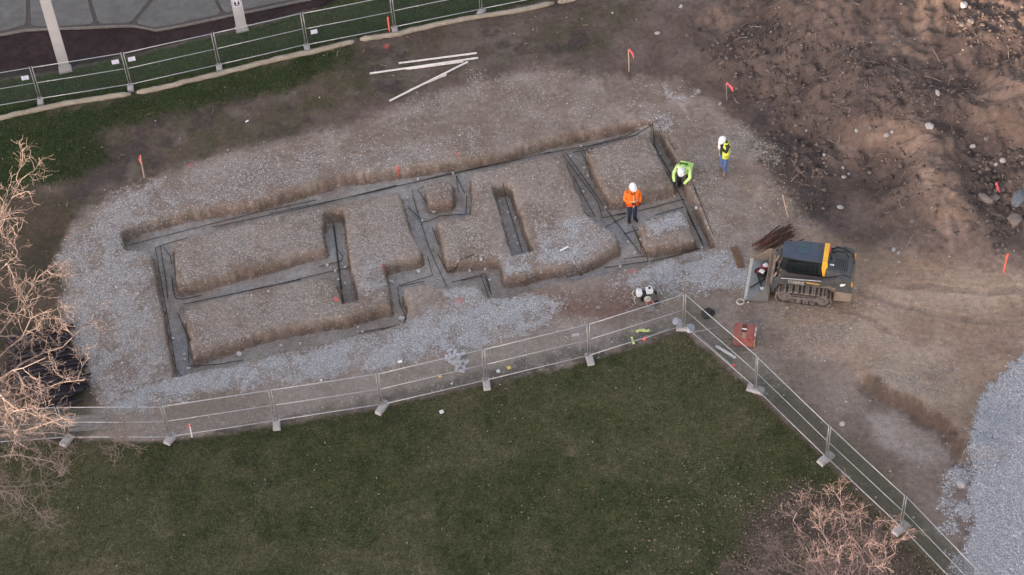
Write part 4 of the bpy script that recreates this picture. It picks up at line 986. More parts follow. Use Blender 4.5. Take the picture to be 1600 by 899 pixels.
def ring_track(mb, lug, xs, r, zc, y0, y1, t):
    path = []
    n = 9
    for k in range(n + 1):
        a = -math.pi / 2 + math.pi * k / n; path.append((xs + r * math.cos(a), zc + r * math.sin(a)))
    for k in range(n + 1):
        a = math.pi / 2 + math.pi * k / n; path.append((-xs + r * math.cos(a), zc + r * math.sin(a)))
    P = []
    m = len(path)
    for i in range(m):
        a, b = path[i], path[(i + 1) % m]; L = math.hypot(b[0] - a[0], b[1] - a[1]); k = max(1, int(L / .07))
        for j in range(k): P.append((a[0] + (b[0] - a[0]) * j / k, a[1] + (b[1] - a[1]) * j / k))
    m = len(P); vs = []; fs = []
    for i, (x, z) in enumerate(P):
        a, b = P[i - 1], P[(i + 1) % m]; dx, dz = b[0] - a[0], b[1] - a[1]; l = math.hypot(dx, dz); nx_, nz_ = -dz / l, dx / l
        for q in (0, t):
            for y in (y0, y1): vs.append((x - nx_ * (-q), y, z - nz_ * (-q)))
    for i in range(m):
        j = (i + 1) % m
        for a, b in ((0, 1), (1, 3), (3, 2), (2, 0)): fs.append((i * 4 + a, i * 4 + b, j * 4 + b, j * 4 + a))
    mb.add(vs, fs)
    k = int(m * .07 / .11); LUG = []
    for q in range(k):
        i = int(q * m / k); x, z = P[i]; a, b = P[i - 1], P[(i + 1) % m]; an = math.atan2(b[1] - a[1], b[0] - a[0])
        nx_, nz_ = math.sin(an), -math.cos(an)
        lug.box((x + nx_ * .022, (y0 + y1) / 2, z + nz_ * .022), (.055, (y1 - y0) + .01, .045), Matrix.Rotation(-an, 3, 'Y'))
for sd2 in (1, -1):
    y0, y1 = (.50, .87) if sd2 > 0 else (-.87, -.50)
    tr = MB(); lugm = MB(); ring_track(tr, lugm, .64, .285, .305, y0, y1, .03); tro = tr.build('track', M_RUBBER, ld); tag(lugm.build('tread_lugs', M_LUG, tro), kind='stuff')
    u = MB(); u.box((0, (y0 + y1) / 2, .30), (1.15, .20, .16)); u.build('track_frame', M_UNDER, tro, bevel=.01)
    ys = y1 - .03 if sd2 > 0 else y0 + .03
    for x, rr, zc in [(-.64, .235, .305), (.64, .235, .305), (-.32, .10, .12), (-.08, .10, .12), (.16, .10, .12), (.38, .10, .12)]:
        MB().lathe([(rr * .35, -.03), (rr, -.03), (rr, .0), (rr * .8, .01), (rr * .45, -.005), (rr * .3, .03)], (x, ys - .02 * sd2, zc), 14, rot=Matrix.Rotation(-math.pi / 2 * sd2, 3, 'X')).build('roller', M_UNDER, tro)
    o_ = MB().prism([(-.55, .38), (.5, .34), (.55, .24), (-.5, .20), (-.62, .28)], 'y', ys - .06 * sd2, ys - .005 * sd2).build('side_plate', M_UNDER, tro)
MB().prism([(-1.10, .30), (.80, .28), (.95, .55), (.88, .98), (-.6, 1.02), (-1.25, .90)], 'y', -.50, .50).build('chassis', M_DUST, ld, bevel=.02)
# cab
cabp = [(-.50, 1.0), (.62, 1.0), (.92, 1.20), (.86, 1.55), (.78, 1.93), (-.50, 1.95)]
MB().prism(cabp, 'y', -.47, .47).build('cab', M_CABP, ld, bevel=.02)
for s in (1, -1):
    MB().prism([(-.40, 1.12), (.55, 1.12), (.72, 1.28), (.64, 1.80), (-.40, 1.82)], 'y', .475 * s, .485 * s).build('side_window', M_GLASS, ld)
    for k in range(5): MB().box((-.30 + k * .2, .489 * s, 1.47), (.012, .006, .66)).build('window_bar', M_CABP, ld)
MB().box((.86, 0, 1.50), (.02, .78, .62), Matrix.Rotation(-.17, 3, 'Y')).build('windshield', M_GLASS, ld)
rf = MB().prism([(-.52, 1.95), (.80, 1.935), (.86, 1.955), (.84, 1.995), (.2, 2.03), (-.50, 2.02)], 'y', -.52, .52).build('roof', M_ROOF, ld, bevel=.03)
MB().box((.18, -.14, 2.035), (.40, .52, .02)).build('roof_hatch', M_HATCH, rf, bevel=.006)
for k in range(4): MB().box((.04 + k * .1, -.14, 2.052), (.012, .5, .014)).build('rib', M_ROOF, rf)
for k in range(3): MB().box((.18, -.32 + k * .18, 2.052), (.38, .012, .016)).build('rib', M_ROOF, rf)
MB().box((-.38, 0, 2.03), (.03, .9, .03)).build('seam', M_DARKPAINT, rf)
# yellow stripe frame
st = MB().box((-.60, 0, 2.0), (.17, 1.06, .06)).build('roof_stripe', M_YEL, ld, bevel=.012)
for s in (1, -1):
    MB().prism([(-.685, 1.985), (-.515, 1.985), (-.50, 1.62), (-.56, 1.14), (-.74, 1.14), (-.70, 1.62)], 'y', .46 * s, .535 * s).build('side_stripe', M_YEL, ld, bevel=.01)
MB().box((-.70, -.24, 1.90), (.05, .3, .12)).build('rear_lamp_box', M_TOOLRED, ld)
# engine end
MB().prism([(-.62, 1.0), (-.66, 1.66), (-.95, 1.58), (-1.42, 1.44), (-1.52, 1.30), (-1.50, .70), (-.9, .7)], 'y', -.56, .56).build('engine_hood', M_DARKPAINT, ld, bevel=.03)
for k in range(7): MB().box((-.95 - k * .065, .12, 1.592 - k * .020), (.02, .5, .012), Matrix.Rotation(-.29, 3, 'Y')).build('louvre', M_BLACK, ld)
MB().tube([(-.75, -.42, 1.70), (-.95, -.5, 1.78), (-1.25, -.48, 1.74), (-1.45, -.40, 1.60), (-1.48, -.32, 1.48)], .03, 8).build('hose_guard', M_BLACK, ld, smooth=True)
MB().tube([(-.78, -.30, 1.66), (-1.0, -.36, 1.72), (-1.25, -.34, 1.66), (-1.35, -.28, 1.52)], .022, 8).build('hose_guard', M_BLACK, ld, smooth=True)
MB().tube([(-.80, -.05, 1.60), (-.80, -.05, 1.86)], .035, 10).build('exhaust_pipe', M_DARKPAINT, ld, smooth=True)
MB().box((-.83, .26, 1.64), (.14, .05, .03)).build('label_plate', M_PAPER, ld)
MB().prism([(-1.0, .34), (-1.58, .40), (-1.62, .78), (-1.05, .82)], 'y', -.80, .80).build('rear_counterweight', M_DUST, ld, bevel=.03)
for s in (1, -1):
    MB().prism([(-1.05, .80), (-1.56, .80), (-1.52, 1.32), (-1.20, 1.46), (-1.0, 1.30)], 'y', .57 * s, .76 * s).build('boom_tower', M_DARKPAINT, ld, bevel=.02)
    MB().box((-1.55, .66 * s, 1.12), (.08, .14, .12)).build('tail_lamp', M_YEL, ld, bevel=.01)
    arm = MB().prism([(-1.40, 1.36), (-1.05, 1.36), (-.55, 1.20), (.80, 1.12), (1.02, 1.00), (1.16, .50), (1.02, .46), (.84, .86), (-.50, .92), (-1.10, 1.06), (-1.42, 1.22)], 'y', .61 * s, .755 * s).build('boom_arm', M_DARKPAINT, ld, bevel=.012)
    MB().prism([(-.55, 1.205), (.80, 1.125), (.80, 1.145), (-.55, 1.225)], 'y', .742 * s, .765 * s).build('trim_strip', M_PALELINE, arm)
    MB().tube([(.35, .55 * s, .80), (1.05, .56 * s, .62)], .04, 8).build('cylinder', M_UNDER, ld, smooth=True)
    MB().tube([(.98, .40 * s, 1.0), (1.10, .38 * s, .62)], .045, 8).build('tilt_cylinder', M_DUST, ld, smooth=True)
    MB().box((.90, .30 * s, 1.22), (.10, .16, .12)).build('work_light', M_DARKPAINT, ld, bevel=.01)
    MB().tube([(.82, .52 * s, 1.05), (.98, .50 * s, 1.35), (.90, .48 * s, 1.62)], .02, 6).build('handrail', M_DARKPAINT, ld, smooth=True)
def squash(o, ky, kz):
    for v in o.data.vertices:
        if v.co.z > 1.0: v.co.z = 1.0 + (v.co.z - 1.0) * kz
        v.co.y *= ky
        if o.name.startswith(('roof', 'cab')) and v.co.x > .35: v.co.y *= 1 - .22 * min(1, (v.co.x - .35) / .5)
for ch in list(ld.children_recursive):
    nm_ = ch.name.split('.')[0]
    if nm_ in ('cab', 'side_window', 'window_bar', 'windshield', 'roof', 'roof_hatch', 'rib', 'seam', 'roof_stripe', 'side_stripe', 'rear_lamp_box'): squash(ch, .84, .80)
    elif nm_ in ('engine_hood', 'louvre', 'hose_guard', 'exhaust_pipe', 'label_plate', 'work_light', 'handrail'): squash(ch, .96, .84)
def text_mesh(body, size, name, mt, parent, M4):
    cu = bpy.data.curves.new(name, 'FONT'); cu.body = body; cu.size = size; cu.extrude = .003; cu.align_x = 'LEFT'
    to = bpy.data.objects.new('tmp', cu); COL.objects.link(to)
    dg = bpy.context.evaluated_depsgraph_get(); me = bpy.data.meshes.new_from_object(to.evaluated_get(dg)); bpy.data.objects.remove(to)
    me.transform(M4); me.materials.append(mt); return link(name, me, parent)
TM = Matrix(((-1, 0, 0, .56), (0, 0, 1, .760), (-.05, 1, 0, .955), (0, 0, 0, 1)))
text_mesh('DEERE', .19, 'lettering', M_PALELINE, ld, TM)
MB().box((-.27, .760, 1.05), (.44, .008, .035), Matrix.Rotation(-.05, 3, 'Y')).build('decal_stripe', M_YEL, ld)
lg = MB(); lg.prism([(-1.17, 1.14), (-1.23, 1.22), (-1.30, 1.20), (-1.36, 1.25), (-1.33, 1.14), (-1.26, 1.10), (-1.20, 1.08)], 'y', .764, .772); lg.build('emblem', M_PAPER, ld)
# quick coupler and bucket
MB().box((1.10, 0, .50), (.10, 1.30, .48), Matrix.Rotation(.15, 3, 'Y')).build('coupler_plate', M_DUST, ld, bevel=.015)
bk = empty('bucket', (0, 0, 0)); bk.parent = ld
bw = .95
MB().prism([(1.20, .10), (1.97, .02), (1.97, .045), (1.24, .135)], 'y', -bw, bw).build('bucket', M_BUCKET, ld)
bpy.data.objects.remove(bk)
MB().prism([(1.16, .10), (1.24, .10), (1.20, .58), (1.32, .66), (1.30, .70), (1.14, .62)], 'y', -bw, bw).build('bucket_back', M_DUST, ld, bevel=.01)
MB().box((1.95, 0, .035), (.12, 2 * bw + .02, .035)).build('cutting_edge', M_PALELINE, ld)
for s in (1, -1):
    MB().prism([(1.18, .08), (1.97, .02), (1.93, .10), (1.36, .66), (1.18, .62)], 'y', (bw - .005) * s, (bw + .03) * s).build('bucket_side', M_BUCKET if s > 0 else M_DUST, ld)
# tools in the bucket
Ml = ld.matrix_basis.copy()
def inbucket(name, x, y, z, rz, lab, cat):
    p = Ml @ Vector((x, y, z)); return empty(name, p, math.atan2(fwd.y, fwd.x) + rz, lab, cat)
sw = inbucket('cut_off_saw', 1.42, -.42, .13, .5, 'red and white power saw in the loader bucket, upper one', 'saw')
MB().box((0, 0, .12), (.30, .20, .22)).build('engine', M_TOOLRED, sw, bevel=.03); MB().box((.02, 0, .25), (.16, .16, .06)).build('air_cover', M_TOOLWHITE, sw, bevel=.02)
MB().lathe([(.02, -.008), (.15, -.008), (.15, .008), (.02, .008)], (.30, .06, .15), 16, rot=Matrix.Rotation(math.pi / 2, 3, 'X')).build('blade', M_BLACK, sw)
MB().tube([(-.16, -.1, .12), (-.1, -.14, .3), (.06, -.14, .3), (.14, -.1, .14)], .016, 6).build('handle', M_BLACK, sw)
sw2 = inbucket('cut_off_saw', 1.52, -.16, .12, -.4, 'black and white power saw with red cap in the bucket, lower one', 'saw')
MB().box((0, 0, .12), (.28, .2, .2)).build('engine', M_BLACK, sw2, bevel=.03); MB().box((0, .02, .24), (.18, .14, .06)).build('air_cover', M_TOOLWHITE, sw2, bevel=.02); MB().box((.14, 0, .16), (.06, .18, .16)).build('cap', M_TOOLRED, sw2, bevel=.02)
MB().tube([(-.16, -.1, .12), (-.1, -.14, .28), (.06, -.14, .28)], .016, 6).build('handle', M_BLACK, sw2)
cn = inbucket('fuel_can', 1.42, .66, .13, .3, 'small black and white can at the near end of the bucket', 'can')
MB().box((0, 0, .12), (.16, .12, .24)).build('body', M_BLACK, cn, bevel=.02); MB().box((0, .02, .27), (.13, .10, .06)).build('label_cap', M_TOOLWHITE, cn, bevel=.015)
for k, (a, b, lab) in enumerate([((1.78, -.42, .12), (1.36, .62, .16), 'long black bar lying slantwise across the bucket floor'), ((1.86, .45, .11), (1.40, .02, .16), 'short black bar crossing under the long one in the bucket')]):
    tag(MB().tube([Ml @ Vector(a), Ml @ Vector(b)], .022, 6).build('pry_bar', M_BLACK), lab, 'bar')

# ---------------------------------------------------------------- plate compactor, red box, coil
p = G(1008, 471, 0, False); pc = empty('plate_compactor', p, R(6), 'small white and black engine compactor standing on the gravel near the fence corner', 'compactor')
MB().prism([(-.36, .10), (-.30, .02), (.30, .02), (.38, .12), (.38, .16), (-.36, .14)], 'y', -.22, .22).build('base_plate', M_UNDER, pc, bevel=.01)
MB().box((.0, .02, .28), (.34, .30, .24)).build('engine', M_BLACK, pc, bevel=.03)
MB().box((.16, .06, .47), (.24, .24, .16)).build('fuel_tank', M_TOOLWHITE, pc, bevel=.04); MB().lathe([(.045, 0), (.045, .03), (.0, .035)], (.17, .08, .55), 10).build('fuel_cap', M_BLACK, pc)
MB().box((-.20, .05, .44), (.18, .26, .18), Matrix.Rotation(.3, 3, 'Y')).build('muffler_cover', M_TOOLWHITE, pc, bevel=.04)
MB().lathe([(.05, -.04), (.12, -.04), (.13, 0), (.12, .04), (.05, .05)], (.05, -.18, .30), 14, rot=Matrix.Rotation(math.pi / 2, 3, 'X')).build('starter', M_PALELINE, pc)
for s in (1, -1):
    MB().tube([(-.36 * 1, .16 * s, .13), (-.42, .15 * s, .35), (-.36, .14 * s, .5)], .02, 6).build('roll_bar', M_PALELINE, pc)
    MB().lathe([(.03, -.03), (.10, -.03), (.10, .03), (.03, .03)], (.36, .22 * s, .10), 12, rot=Matrix.Rotation(math.pi / 2, 3, 'X')).build('wheel', M_BLACK, pc)
    MB().tube([(.10 + .1 * s, -.2, .18), (.08 + .12 * s, -.50, .42), (.06 + .12 * s, -.72, .62)], .018, 6).build('handle_tube', M_ORANGE, pc)
MB().tube([(-.08, -.72, .62), (.20, -.72, .62)], .02, 6).build('grip', M_BLACK, pc)
MB().box((.06, -.42, .06), (.36, .22, .04)).build('rubber_mat', M_BOARD, pc)
p = G(1163, 530, 0, False); rb = empty('red_box', p, R(-14), 'weathered red steel box with a notched lid on the dirt by the side fence', 'box')
MB().prism([(-.34, .0), (.32, .0), (.34, .42), (-.36, .42)], 'y', -.34, .30).build('body', M_REDBOX, rb, bevel=.015)
MB().box((-.22, -.02, .445), (.24, .62, .05)).build('lid_panel', M_REDBOX, rb, bevel=.01); MB().box((.20, -.02, .445), (.26, .62, .05)).build('lid_panel', M_REDBOX, rb, bevel=.01)
MB().box((-.02, .12, .425), (.17, .30, .02)).build('recess', mat('recess_dark', (.14, .06, .05), .8), rb); MB().box((-.01, .06, .452), (.18, .035, .025)).build('latch', M_PAPER, rb)
MB().box((.0, -.2, .43), (.17, .24, .02)).build('wood_slat', M_TANWOOD, rb)
MB().prism([(-.34, .0), (.30, .0), (.30, .40), (-.34, .40)], 'x', .345, .375).build('side_board', M_TANWOOD, rb)
for k in range(2): MB().box((.36, -.12 + k * .22, .44), (.05, .16, .03)).build('side_board', M_PALELINE, rb)
MB().box((0, -.02, -.0), (.74, .70, .05)).build('skid', M_BROWN, rb)
p = G(1157, 474, 0, False); tag(MB().tube([(p.x + .13 * math.cos(a * .5236), p.y + .13 * math.sin(a * .5236), p.z + .03 + .004 * a) for a in range(25)], .014, 5).build('wire_coil', M_PALELINE, smooth=True), 'small pale wire coil on the ground in front of the bucket', 'coil')

# ---------------------------------------------------------------- people
M_SKIN = mat('skin', (.42, .25, .19), .6, var=.06); M_HAT = mat('hard_hat', (.80, .80, .82), .35, var=.03)
M_HIVIS_O = mat('hivis_orange', (.95, .20, .03), .75, var=.10, scale=9, spec=.15); M_HIVIS_L = mat('hivis_lime', (.62, .86, .30), .75, var=.08, scale=9, spec=.15)
M_HIVIS_Y = mat('hivis_yellow', (.80, .85, .12), .75, var=.08, scale=9, spec=.15); M_REFL = mat('reflective_band', (.70, .70, .62), .5, var=.05)
M_NAVY = mat('navy_trousers', (.022, .030, .060), .85, var=.2); M_JEANS = mat('blue_jeans', (.095, .15, .31), .85, var=.18, scale=10); M_BLK = mat('black_cloth', (.016, .016, .02), .9, var=.25)
M_SHIRT = mat('dark_green_shirt', (.035, .045, .035), .9, var=.2); M_BOOT = mat('work_boot', (.17, .13, .11), .85, var=.2); M_DBOOT = mat('dark_boot', (.02, .02, .03), .7); M_HAIR = mat('hair', (.05, .035, .025), .8)
M_GLOVE = mat('dark_glove', (.10, .035, .03), .85)
def skin_mesh(verts, edges, root=0, sub=1):
    me = bpy.data.meshes.new('tmp'); me.from_pydata([v[:3] for v in verts], edges, []); o = bpy.data.objects.new('tmp', me); COL.objects.link(o)
    sm = o.modifiers.new('s', 'SKIN'); sm.use_smooth_shade = True
    sv = me.skin_vertices[0].data
    for i, v in enumerate(verts):
        r = v[3]; sv[i].radius = r if isinstance(r, tuple) else (r, r); sv[i].use_root = (i == root)
    ss = o.modifiers.new('u', 'SUBSURF'); ss.levels = sub; ss.render_levels = sub
    dg = bpy.context.evaluated_depsgraph_get(); out = bpy.data.meshes.new_from_object(o.evaluated_get(dg)); bpy.data.objects.remove(o); return out
def join_into(me, mb):
    bm = bmesh.new(); bm.from_mesh(me); t = mb.mesh('t', True); bm.from_mesh(t); bm.to_mesh(me); bm.free(); me.polygons.foreach_set('use_smooth', [True] * len(me.polygons)); me.update(); return me
def hand(mb, w, d, n, side, curl=.5):
    w = Vector(w); d = Vector(d).normalized(); n = Vector(n); n = (n - d * n.dot(d)).normalized(); s = d.cross(n).normalized() * side
    mb.tube([w, w + d * .045, w + d * .085], [.028, .040, .036], 8)
    for k, L in enumerate((.068, .076, .072, .056)):
        b = w + d * .085 + s * (.030 - .020 * k); d1 = (d + n * curl * .5).normalized(); d2 = (d + n * curl * 1.6).normalized()
        q = b + d1 * L * .5; mb.tube([b - d * .01, q, q + d2 * L * .5], [.0095, .009, .007], 6)
    b = w + d * .03 + s * .034; d1 = (d * .6 + s * .8 + n * .2).normalized(); mb.tube([b, b + d1 * .035, b + d1 * .035 + (d + n * .5).normalized() * .03], [.012, .011, .008], 6)
def head(mb, c, f, u, R_=.098):
    c = Vector(c); f = Vector(f).normalized(); u = Vector(u); u = (u - f * u.dot(f)).normalized(); s = f.cross(u)
    prof = []
    vs = []; nr = 11; na = 14
    for i in range(nr):
        th = math.pi * i / (nr - 1); z = math.cos(th) * 1.22
        for k in range(na):
            a = 2 * math.pi * k / na; r = math.sin(th)
            x = r * math.cos(a) * .80; y = r * math.sin(a) * 1.0
            if z < -.3: x *= .85; y *= (.88 if y < 0 else 1.0)
            if y > .6 and -.5 < z < .15 and abs(x) < .22: y += .22 * (1 - abs(z + .25) * 1.5)
            if y > .6 and .12 < z < .4: y -= .06
            if y > .6 and -.75 < z < -.5: y += .05
            vs.append(c + (s * x + f * y + u * z) * R_)
    fs = [(i * na + k, i * na + (k + 1) % na, (i + 1) * na + (k + 1) % na, (i + 1) * na + k) for i in range(nr - 1) for k in range(na)]
    mb.add(vs, fs)
    for sg in (1, -1): mb.tube([c + (s * .80 * sg - u * .25) * R_, c + (s * .92 * sg + u * .05 - f * .1) * R_, c + (s * .82 * sg + u * .25) * R_], [.012, .018, .010], 6)
    return c, f, u, s
def helmet(par, c, f, u):
    s = f.cross(u); M3 = Matrix((s, f, u)).transposed()
    h = MB(); h.lathe([(.128, .0), (.130, .03), (.122, .075), (.098, .115), (.055, .140), (.0, .148)], c + u * .035, 18, sx=.92, sy=1.12, rot=M3)
    ho = h.build('hard_hat', M_HAT, par, smooth=True)
    b = MB(); vs = []; fs = []; n = 20
    for k in range(n):
        a = 2 * math.pi * k / n; e = 1.10 + .28 * max(0, math.sin(a)) ** 2
        for rr, zz in ((1.0, .0), (e, -.012), (e, -.004), (1.0, .010)): vs.append(c + u * (.035 + zz) + s * (.118 * rr * math.cos(a)) + f * (.144 * rr * math.sin(a)))
    for k in range(n):
        j = (k + 1) % n
        for q in range(4): fs.append((k * 4 + q, k * 4 + (q + 1) % 4, j * 4 + (q + 1) % 4, j * 4 + q))
    b.add(vs, fs); b.build('brim', M_HAT, ho, smooth=True)
    MB().tube([c + u * .165 - f * .10, c + u * .187, c + u * .165 + f * .10], .012, 6).build('ridge', M_HAT, ho, smooth=True)
def band(pts_c, rx, ry, u, f, w=.025, n=18):
    s = f.cross(u); vs = []; fs = []
    for k in range(n):
        a = 2 * math.pi * k / n; q = pts_c + s * rx * math.cos(a) + f * ry * math.sin(a)
        for d in (-w, w): vs.append(q + u * d); 
        q2 = pts_c + s * (rx + .004) * math.cos(a) + f * (ry + .004) * math.sin(a); vs += [q2 + u * w, q2 - u * w]
    for k in range(n):
        j = (k + 1) % n
        for q in range(4): fs.append((k * 4 + q, k * 4 + (q + 1) % 4, j * 4 + (q + 1) % 4, j * 4 + q))
    return MB().add(vs, fs)
def person(loc, rz, J, lab, top, bottom, boots, gloves=None, jacket_len=.0, vest=None, scale=1.0, curl=.6, torso=(.185, .125)):
    t = empty('person', loc, rz, lab, 'person'); t.scale = (scale,) * 3
    V = Vector
    pel, spn, chs, nck, hd = map(V, (J['pelvis'], J['spine'], J['chest'], J['neck'], J['head']))
    # body
    vs = [(*pel, (.13, .10)), (*spn, (.12, .09)), (*chs, (.14, .10)), (*nck, .055), (*(nck + (hd - nck) * .5), .05)]; es = [(0, 1), (1, 2), (2, 3), (3, 4)]
    for sd3, k in ((1, 'l'), (-1, 'r')):
        b = len(vs); vs += [(*J['sh' + k], .06), (*J['el' + k], .042), (*J['wr' + k], .028)]; es += [(2, b), (b, b + 1), (b + 1, b + 2)]
        b = len(vs); vs += [(*J['hip' + k], .085), (*J['kn' + k], .058), (*J['an' + k], .04), (*J['to' + k], .032)]; es += [(0, b), (b, b + 1), (b + 1, b + 2), (b + 2, b + 3)]
    me = skin_mesh(vs, es)
    mb = MB(); c, f, u, s = head(mb, hd, J['face'], J['hup'])
    for sd3, k in ((1, 'l'), (-1, 'r')):
        w = V(J['wr' + k]); d = w - V(J['el' + k]); hand(mb, w, d.normalized() + V(J.get('hd' + k, (0, 0, 0))), V(J.get('hn' + k, (-sd3, 0, 0))), sd3, curl)
    join_into(me, mb); me.materials.append(M_SKIN); bo = link('body', me, t)
    for sg in (1, -1): MB().lathe([(0, -.011), (.009, -.006), (.011, 0), (.009, .006), (0, .011)], c + (f * .90 + u * .12 + s * .33 * sg) * .098, 8).build('eye', M_INK, bo)
    MB().tube([c + (f * .93 - u * .62 - s * .22) * .098, c + (f * .98 - u * .64) * .098, c + (f * .93 - u * .62 + s * .22) * .098], .006, 5).build('mouth', mat('lips', (.30, .12, .10), .6), bo)
    hm = MB(); hm.lathe([(.104, -.05), (.108, .0), (.100, .05), (.05, .1)], c - f * .012 + u * .02, 14, sx=.85, sy=.98, rot=Matrix((s, f, u)).transposed()); hm.build('hair', M_HAIR, bo, smooth=True)
    helmet(t, c, f, u)
    # trousers
    vs = [(*pel, (.155, .125)), (*(pel + (spn - pel) * .6), (.145, .11))]; es = [(0, 1)]
    for k in 'lr':
        b = len(vs); kn = V(J['kn' + k]); an = V(J['an' + k]); hp = V(J['hip' + k])
        vs += [(*hp, .11), (*((hp + kn) / 2), .098), (*kn, .082), (*((kn + an) / 2), .078), (*(an + V((0, 0, .03))), .072)]; es += [(0, b), (b, b + 1), (b + 1, b + 2), (b + 2, b + 3), (b + 3, b + 4)]
    m2 = skin_mesh(vs, es); m2.materials.append(bottom); link('trousers', m2, t)
    for k in 'lr':
        an = V(J['an' + k]); to = V(J['to' + k]); hl = an - (to - an) * .35; hl.z = to.z + .01
        m3 = skin_mesh([(*(an + V((0, 0, .10))), .055), (*an, .056), (*hl, .048), (*((an + to) / 2 - V((0, 0, .015))), .050), (*to, .044)], [(0, 1), (1, 2), (1, 3), (3, 4)], 1); m3.materials.append(boots); link('boot', m3, t)
    # jacket or shirt
    low = pel + (pel - spn).normalized() * jacket_len
    tx, ty = torso
    vs = [(*low, (tx * .98, ty * 1.12)), (*pel, (tx, ty * 1.12)), (*spn, (tx * .97, ty * 1.06)), (*chs, (tx * 1.02, ty * 1.10)), (*(chs + (nck - chs) * .75), (tx * .55, ty * .8)), (*nck, (.075, .075))]
    es = [(0, 1), (1, 2), (2, 3), (3, 4), (4, 5)]
    for k in 'lr':
        b = len(vs); sh, el, wr = V(J['sh' + k]), V(J['el' + k]), V(J['wr' + k])
        vs += [(*sh, .085), (*((sh + el) / 2), .075), (*el, .066), (*((el + wr) / 2), .058), (*wr, .045)]; es += [(3, b), (b, b + 1), (b + 1, b + 2), (b + 2, b + 3), (b + 3, b + 4)]
    m4 = skin_mesh(vs, es, 2); m4.materials.append(top); jk = link('jacket' if vest is None else 'shirt', m4, t)
    if gloves:
        for sd3, k in ((1, 'l'), (-1, 'r')):
            g_ = MB(); w = V(J['wr' + k]); d = (w - V(J['el' + k])).normalized() + V(J.get('hd' + k, (0, 0, 0))); hand(g_, w - d * .0, d, V(J.get('hn' + k, (-sd3, 0, 0))), sd3, curl)
            bm_ = g_.mesh('glove', True)
            cc = w + d * .08
            for v in bm_.vertices: v.co = cc + (v.co - cc) * 1.12
            bm_.materials.append(gloves); link('glove', bm_, t)
    return t, dict(c=c, f=f, u=u, s=s, pel=pel, spn=spn, chs=chs, nck=nck, jk=jk)
STAND = dict(pelvis=(0, 0, .95), spine=(0, .0, 1.14), chest=(0, .0, 1.36), neck=(0, .01, 1.52), head=(0, -.02, 1.66), face=(0, -1, -.10), hup=(0, 0, 1),
             shl=(.20, 0, 1.44), shr=(-.20, 0, 1.44), ell=(.27, .03, 1.17), elr=(-.27, .03, 1.17), wrl=(.17, -.16, 1.02), wrr=(-.17, -.16, 1.02),
             hipl=(.10, 0, .91), hipr=(-.10, 0, .91), knl=(.12, -.02, .50), knr=(-.12, -.02, .50), anl=(.13, .02, .09), anr=(-.13, .02, .09), tol=(.16, -.15, .045), tor=(-.16, -.15, .045))
# worker in orange, in the right cross trench
J = dict(STAND); J.update(wrl=(.23, -.12, .98), ell=(.29, .04, 1.16), wrr=(-.06, -.20, 1.10), elr=(-.27, -.02, 1.15), knl=(.09, -.02, .50), knr=(-.09, -.02, .5), anl=(.09, .02, .09), anr=(-.10, .02, .09), hnl=(-1, 0, 0), hnr=(0, 1, 0), head=(.02, -.03, 1.66), face=(.12, -1, -.12), tol=(.19, -.13, .045))
p = U(988, 346, HAT(*U(988, 346, -.5)[:2]))
t1, K = person((p[0], p[1], HAT(p[0], p[1])), R(8), J, 'person in an orange high visibility jacket, white helmet and navy trousers standing in the trench', M_HIVIS_O, M_NAVY, M_DBOOT, M_GLOVE, jacket_len=.16, scale=1.06, torso=(.225, .17))
band(K['spn'], .228, .19, Vector((0, 0, 1)), Vector((0, -1, 0))).build('reflective_band', mat('pale_orange_band', (.85, .50, .35), .6), K['jk'])
MB().tube([(0, -.19, 1.44), (.01, -.195, 1.2), (0, -.195, .86)], .012, 5).build('zip', M_REFL, K['jk'])
MB().tube([(-.08, -.10, 1.50), (0, -.15, 1.44), (.08, -.10, 1.50)], .02, 6).build('collar', M_GLOVE, K['jk'], smooth=True)
# worker in a yellow vest, beyond the trenches
J = dict(STAND); J.update(head=(0, -.10, 1.63), neck=(0, -.03, 1.51), face=(.1, -1, -.55), hup=(0, -.35, 1), elr=(-.36, .10, 1.20), wrr=(-.20, -.08, 1.06), ell=(.24, -.10, 1.20), wrl=(.05, -.24, 1.40), hnl=(0, 1, 0), chest=(0, -.01, 1.36),
                          tol=(.20, -.16, .045), anl=(.14, -.03, .09), knl=(.13, -.05, .50))
p = G(1131, 268)
rzv = R(-62)
t2, K = person((p.x, p.y, p.z), rzv, J, 'person in an open yellow vest, blue jeans and white helmet looking down at the pad', M_SHIRT, M_JEANS, M_BOOT, None, .06, vest=1, scale=1.0, torso=(.185, .14))
def shell(rings, a0, a1, th=.012, n=18):
    vs = []; fs = []; m = len(rings)
    for (c, rx, ry) in rings:
        for lay_ in (0, th):
            for k in range(n + 1):
                a = a0 + (a1 - a0) * k / n; vs.append((c[0] + (rx + lay_) * math.sin(a), c[1] - (ry + lay_) * math.cos(a), c[2]))
    w = n + 1
    for i in range(m - 1):
        for k in range(n):
            a = i * 2 * w + k; b = a + 2 * w; fs.append((a + w, a + w + 1, b + w + 1, b + w)); fs.append((a + 1, a, b, b + 1))
        for k in (0, n):
            a = i * 2 * w + k; b = a + 2 * w; fs.append((a, a + w, b + w, b))
    for i in (0, m - 1):
        for k in range(n):
            a = i * 2 * w + k; fs.append((a, a + 1, a + 1 + w, a + w))
    return MB().add(vs, fs)
vst = shell([((0, 0, .80), .20, .165), ((0, 0, .95), .205, .165), ((0, 0, 1.14), .205, .162), ((0, 0, 1.32), .222, .168), ((0, .0, 1.45), .205, .130), ((0, .01, 1.53), .12, .095)], R(24), R(336)).build('vest', M_HIVIS_Y, t2, smooth=True)
shell([((0, 0, .93), .222, .182), ((0, 0, .98), .222, .182)], R(26), R(334), .005).build('reflective_band', mat('olive_band', (.42, .42, .12), .6), vst)
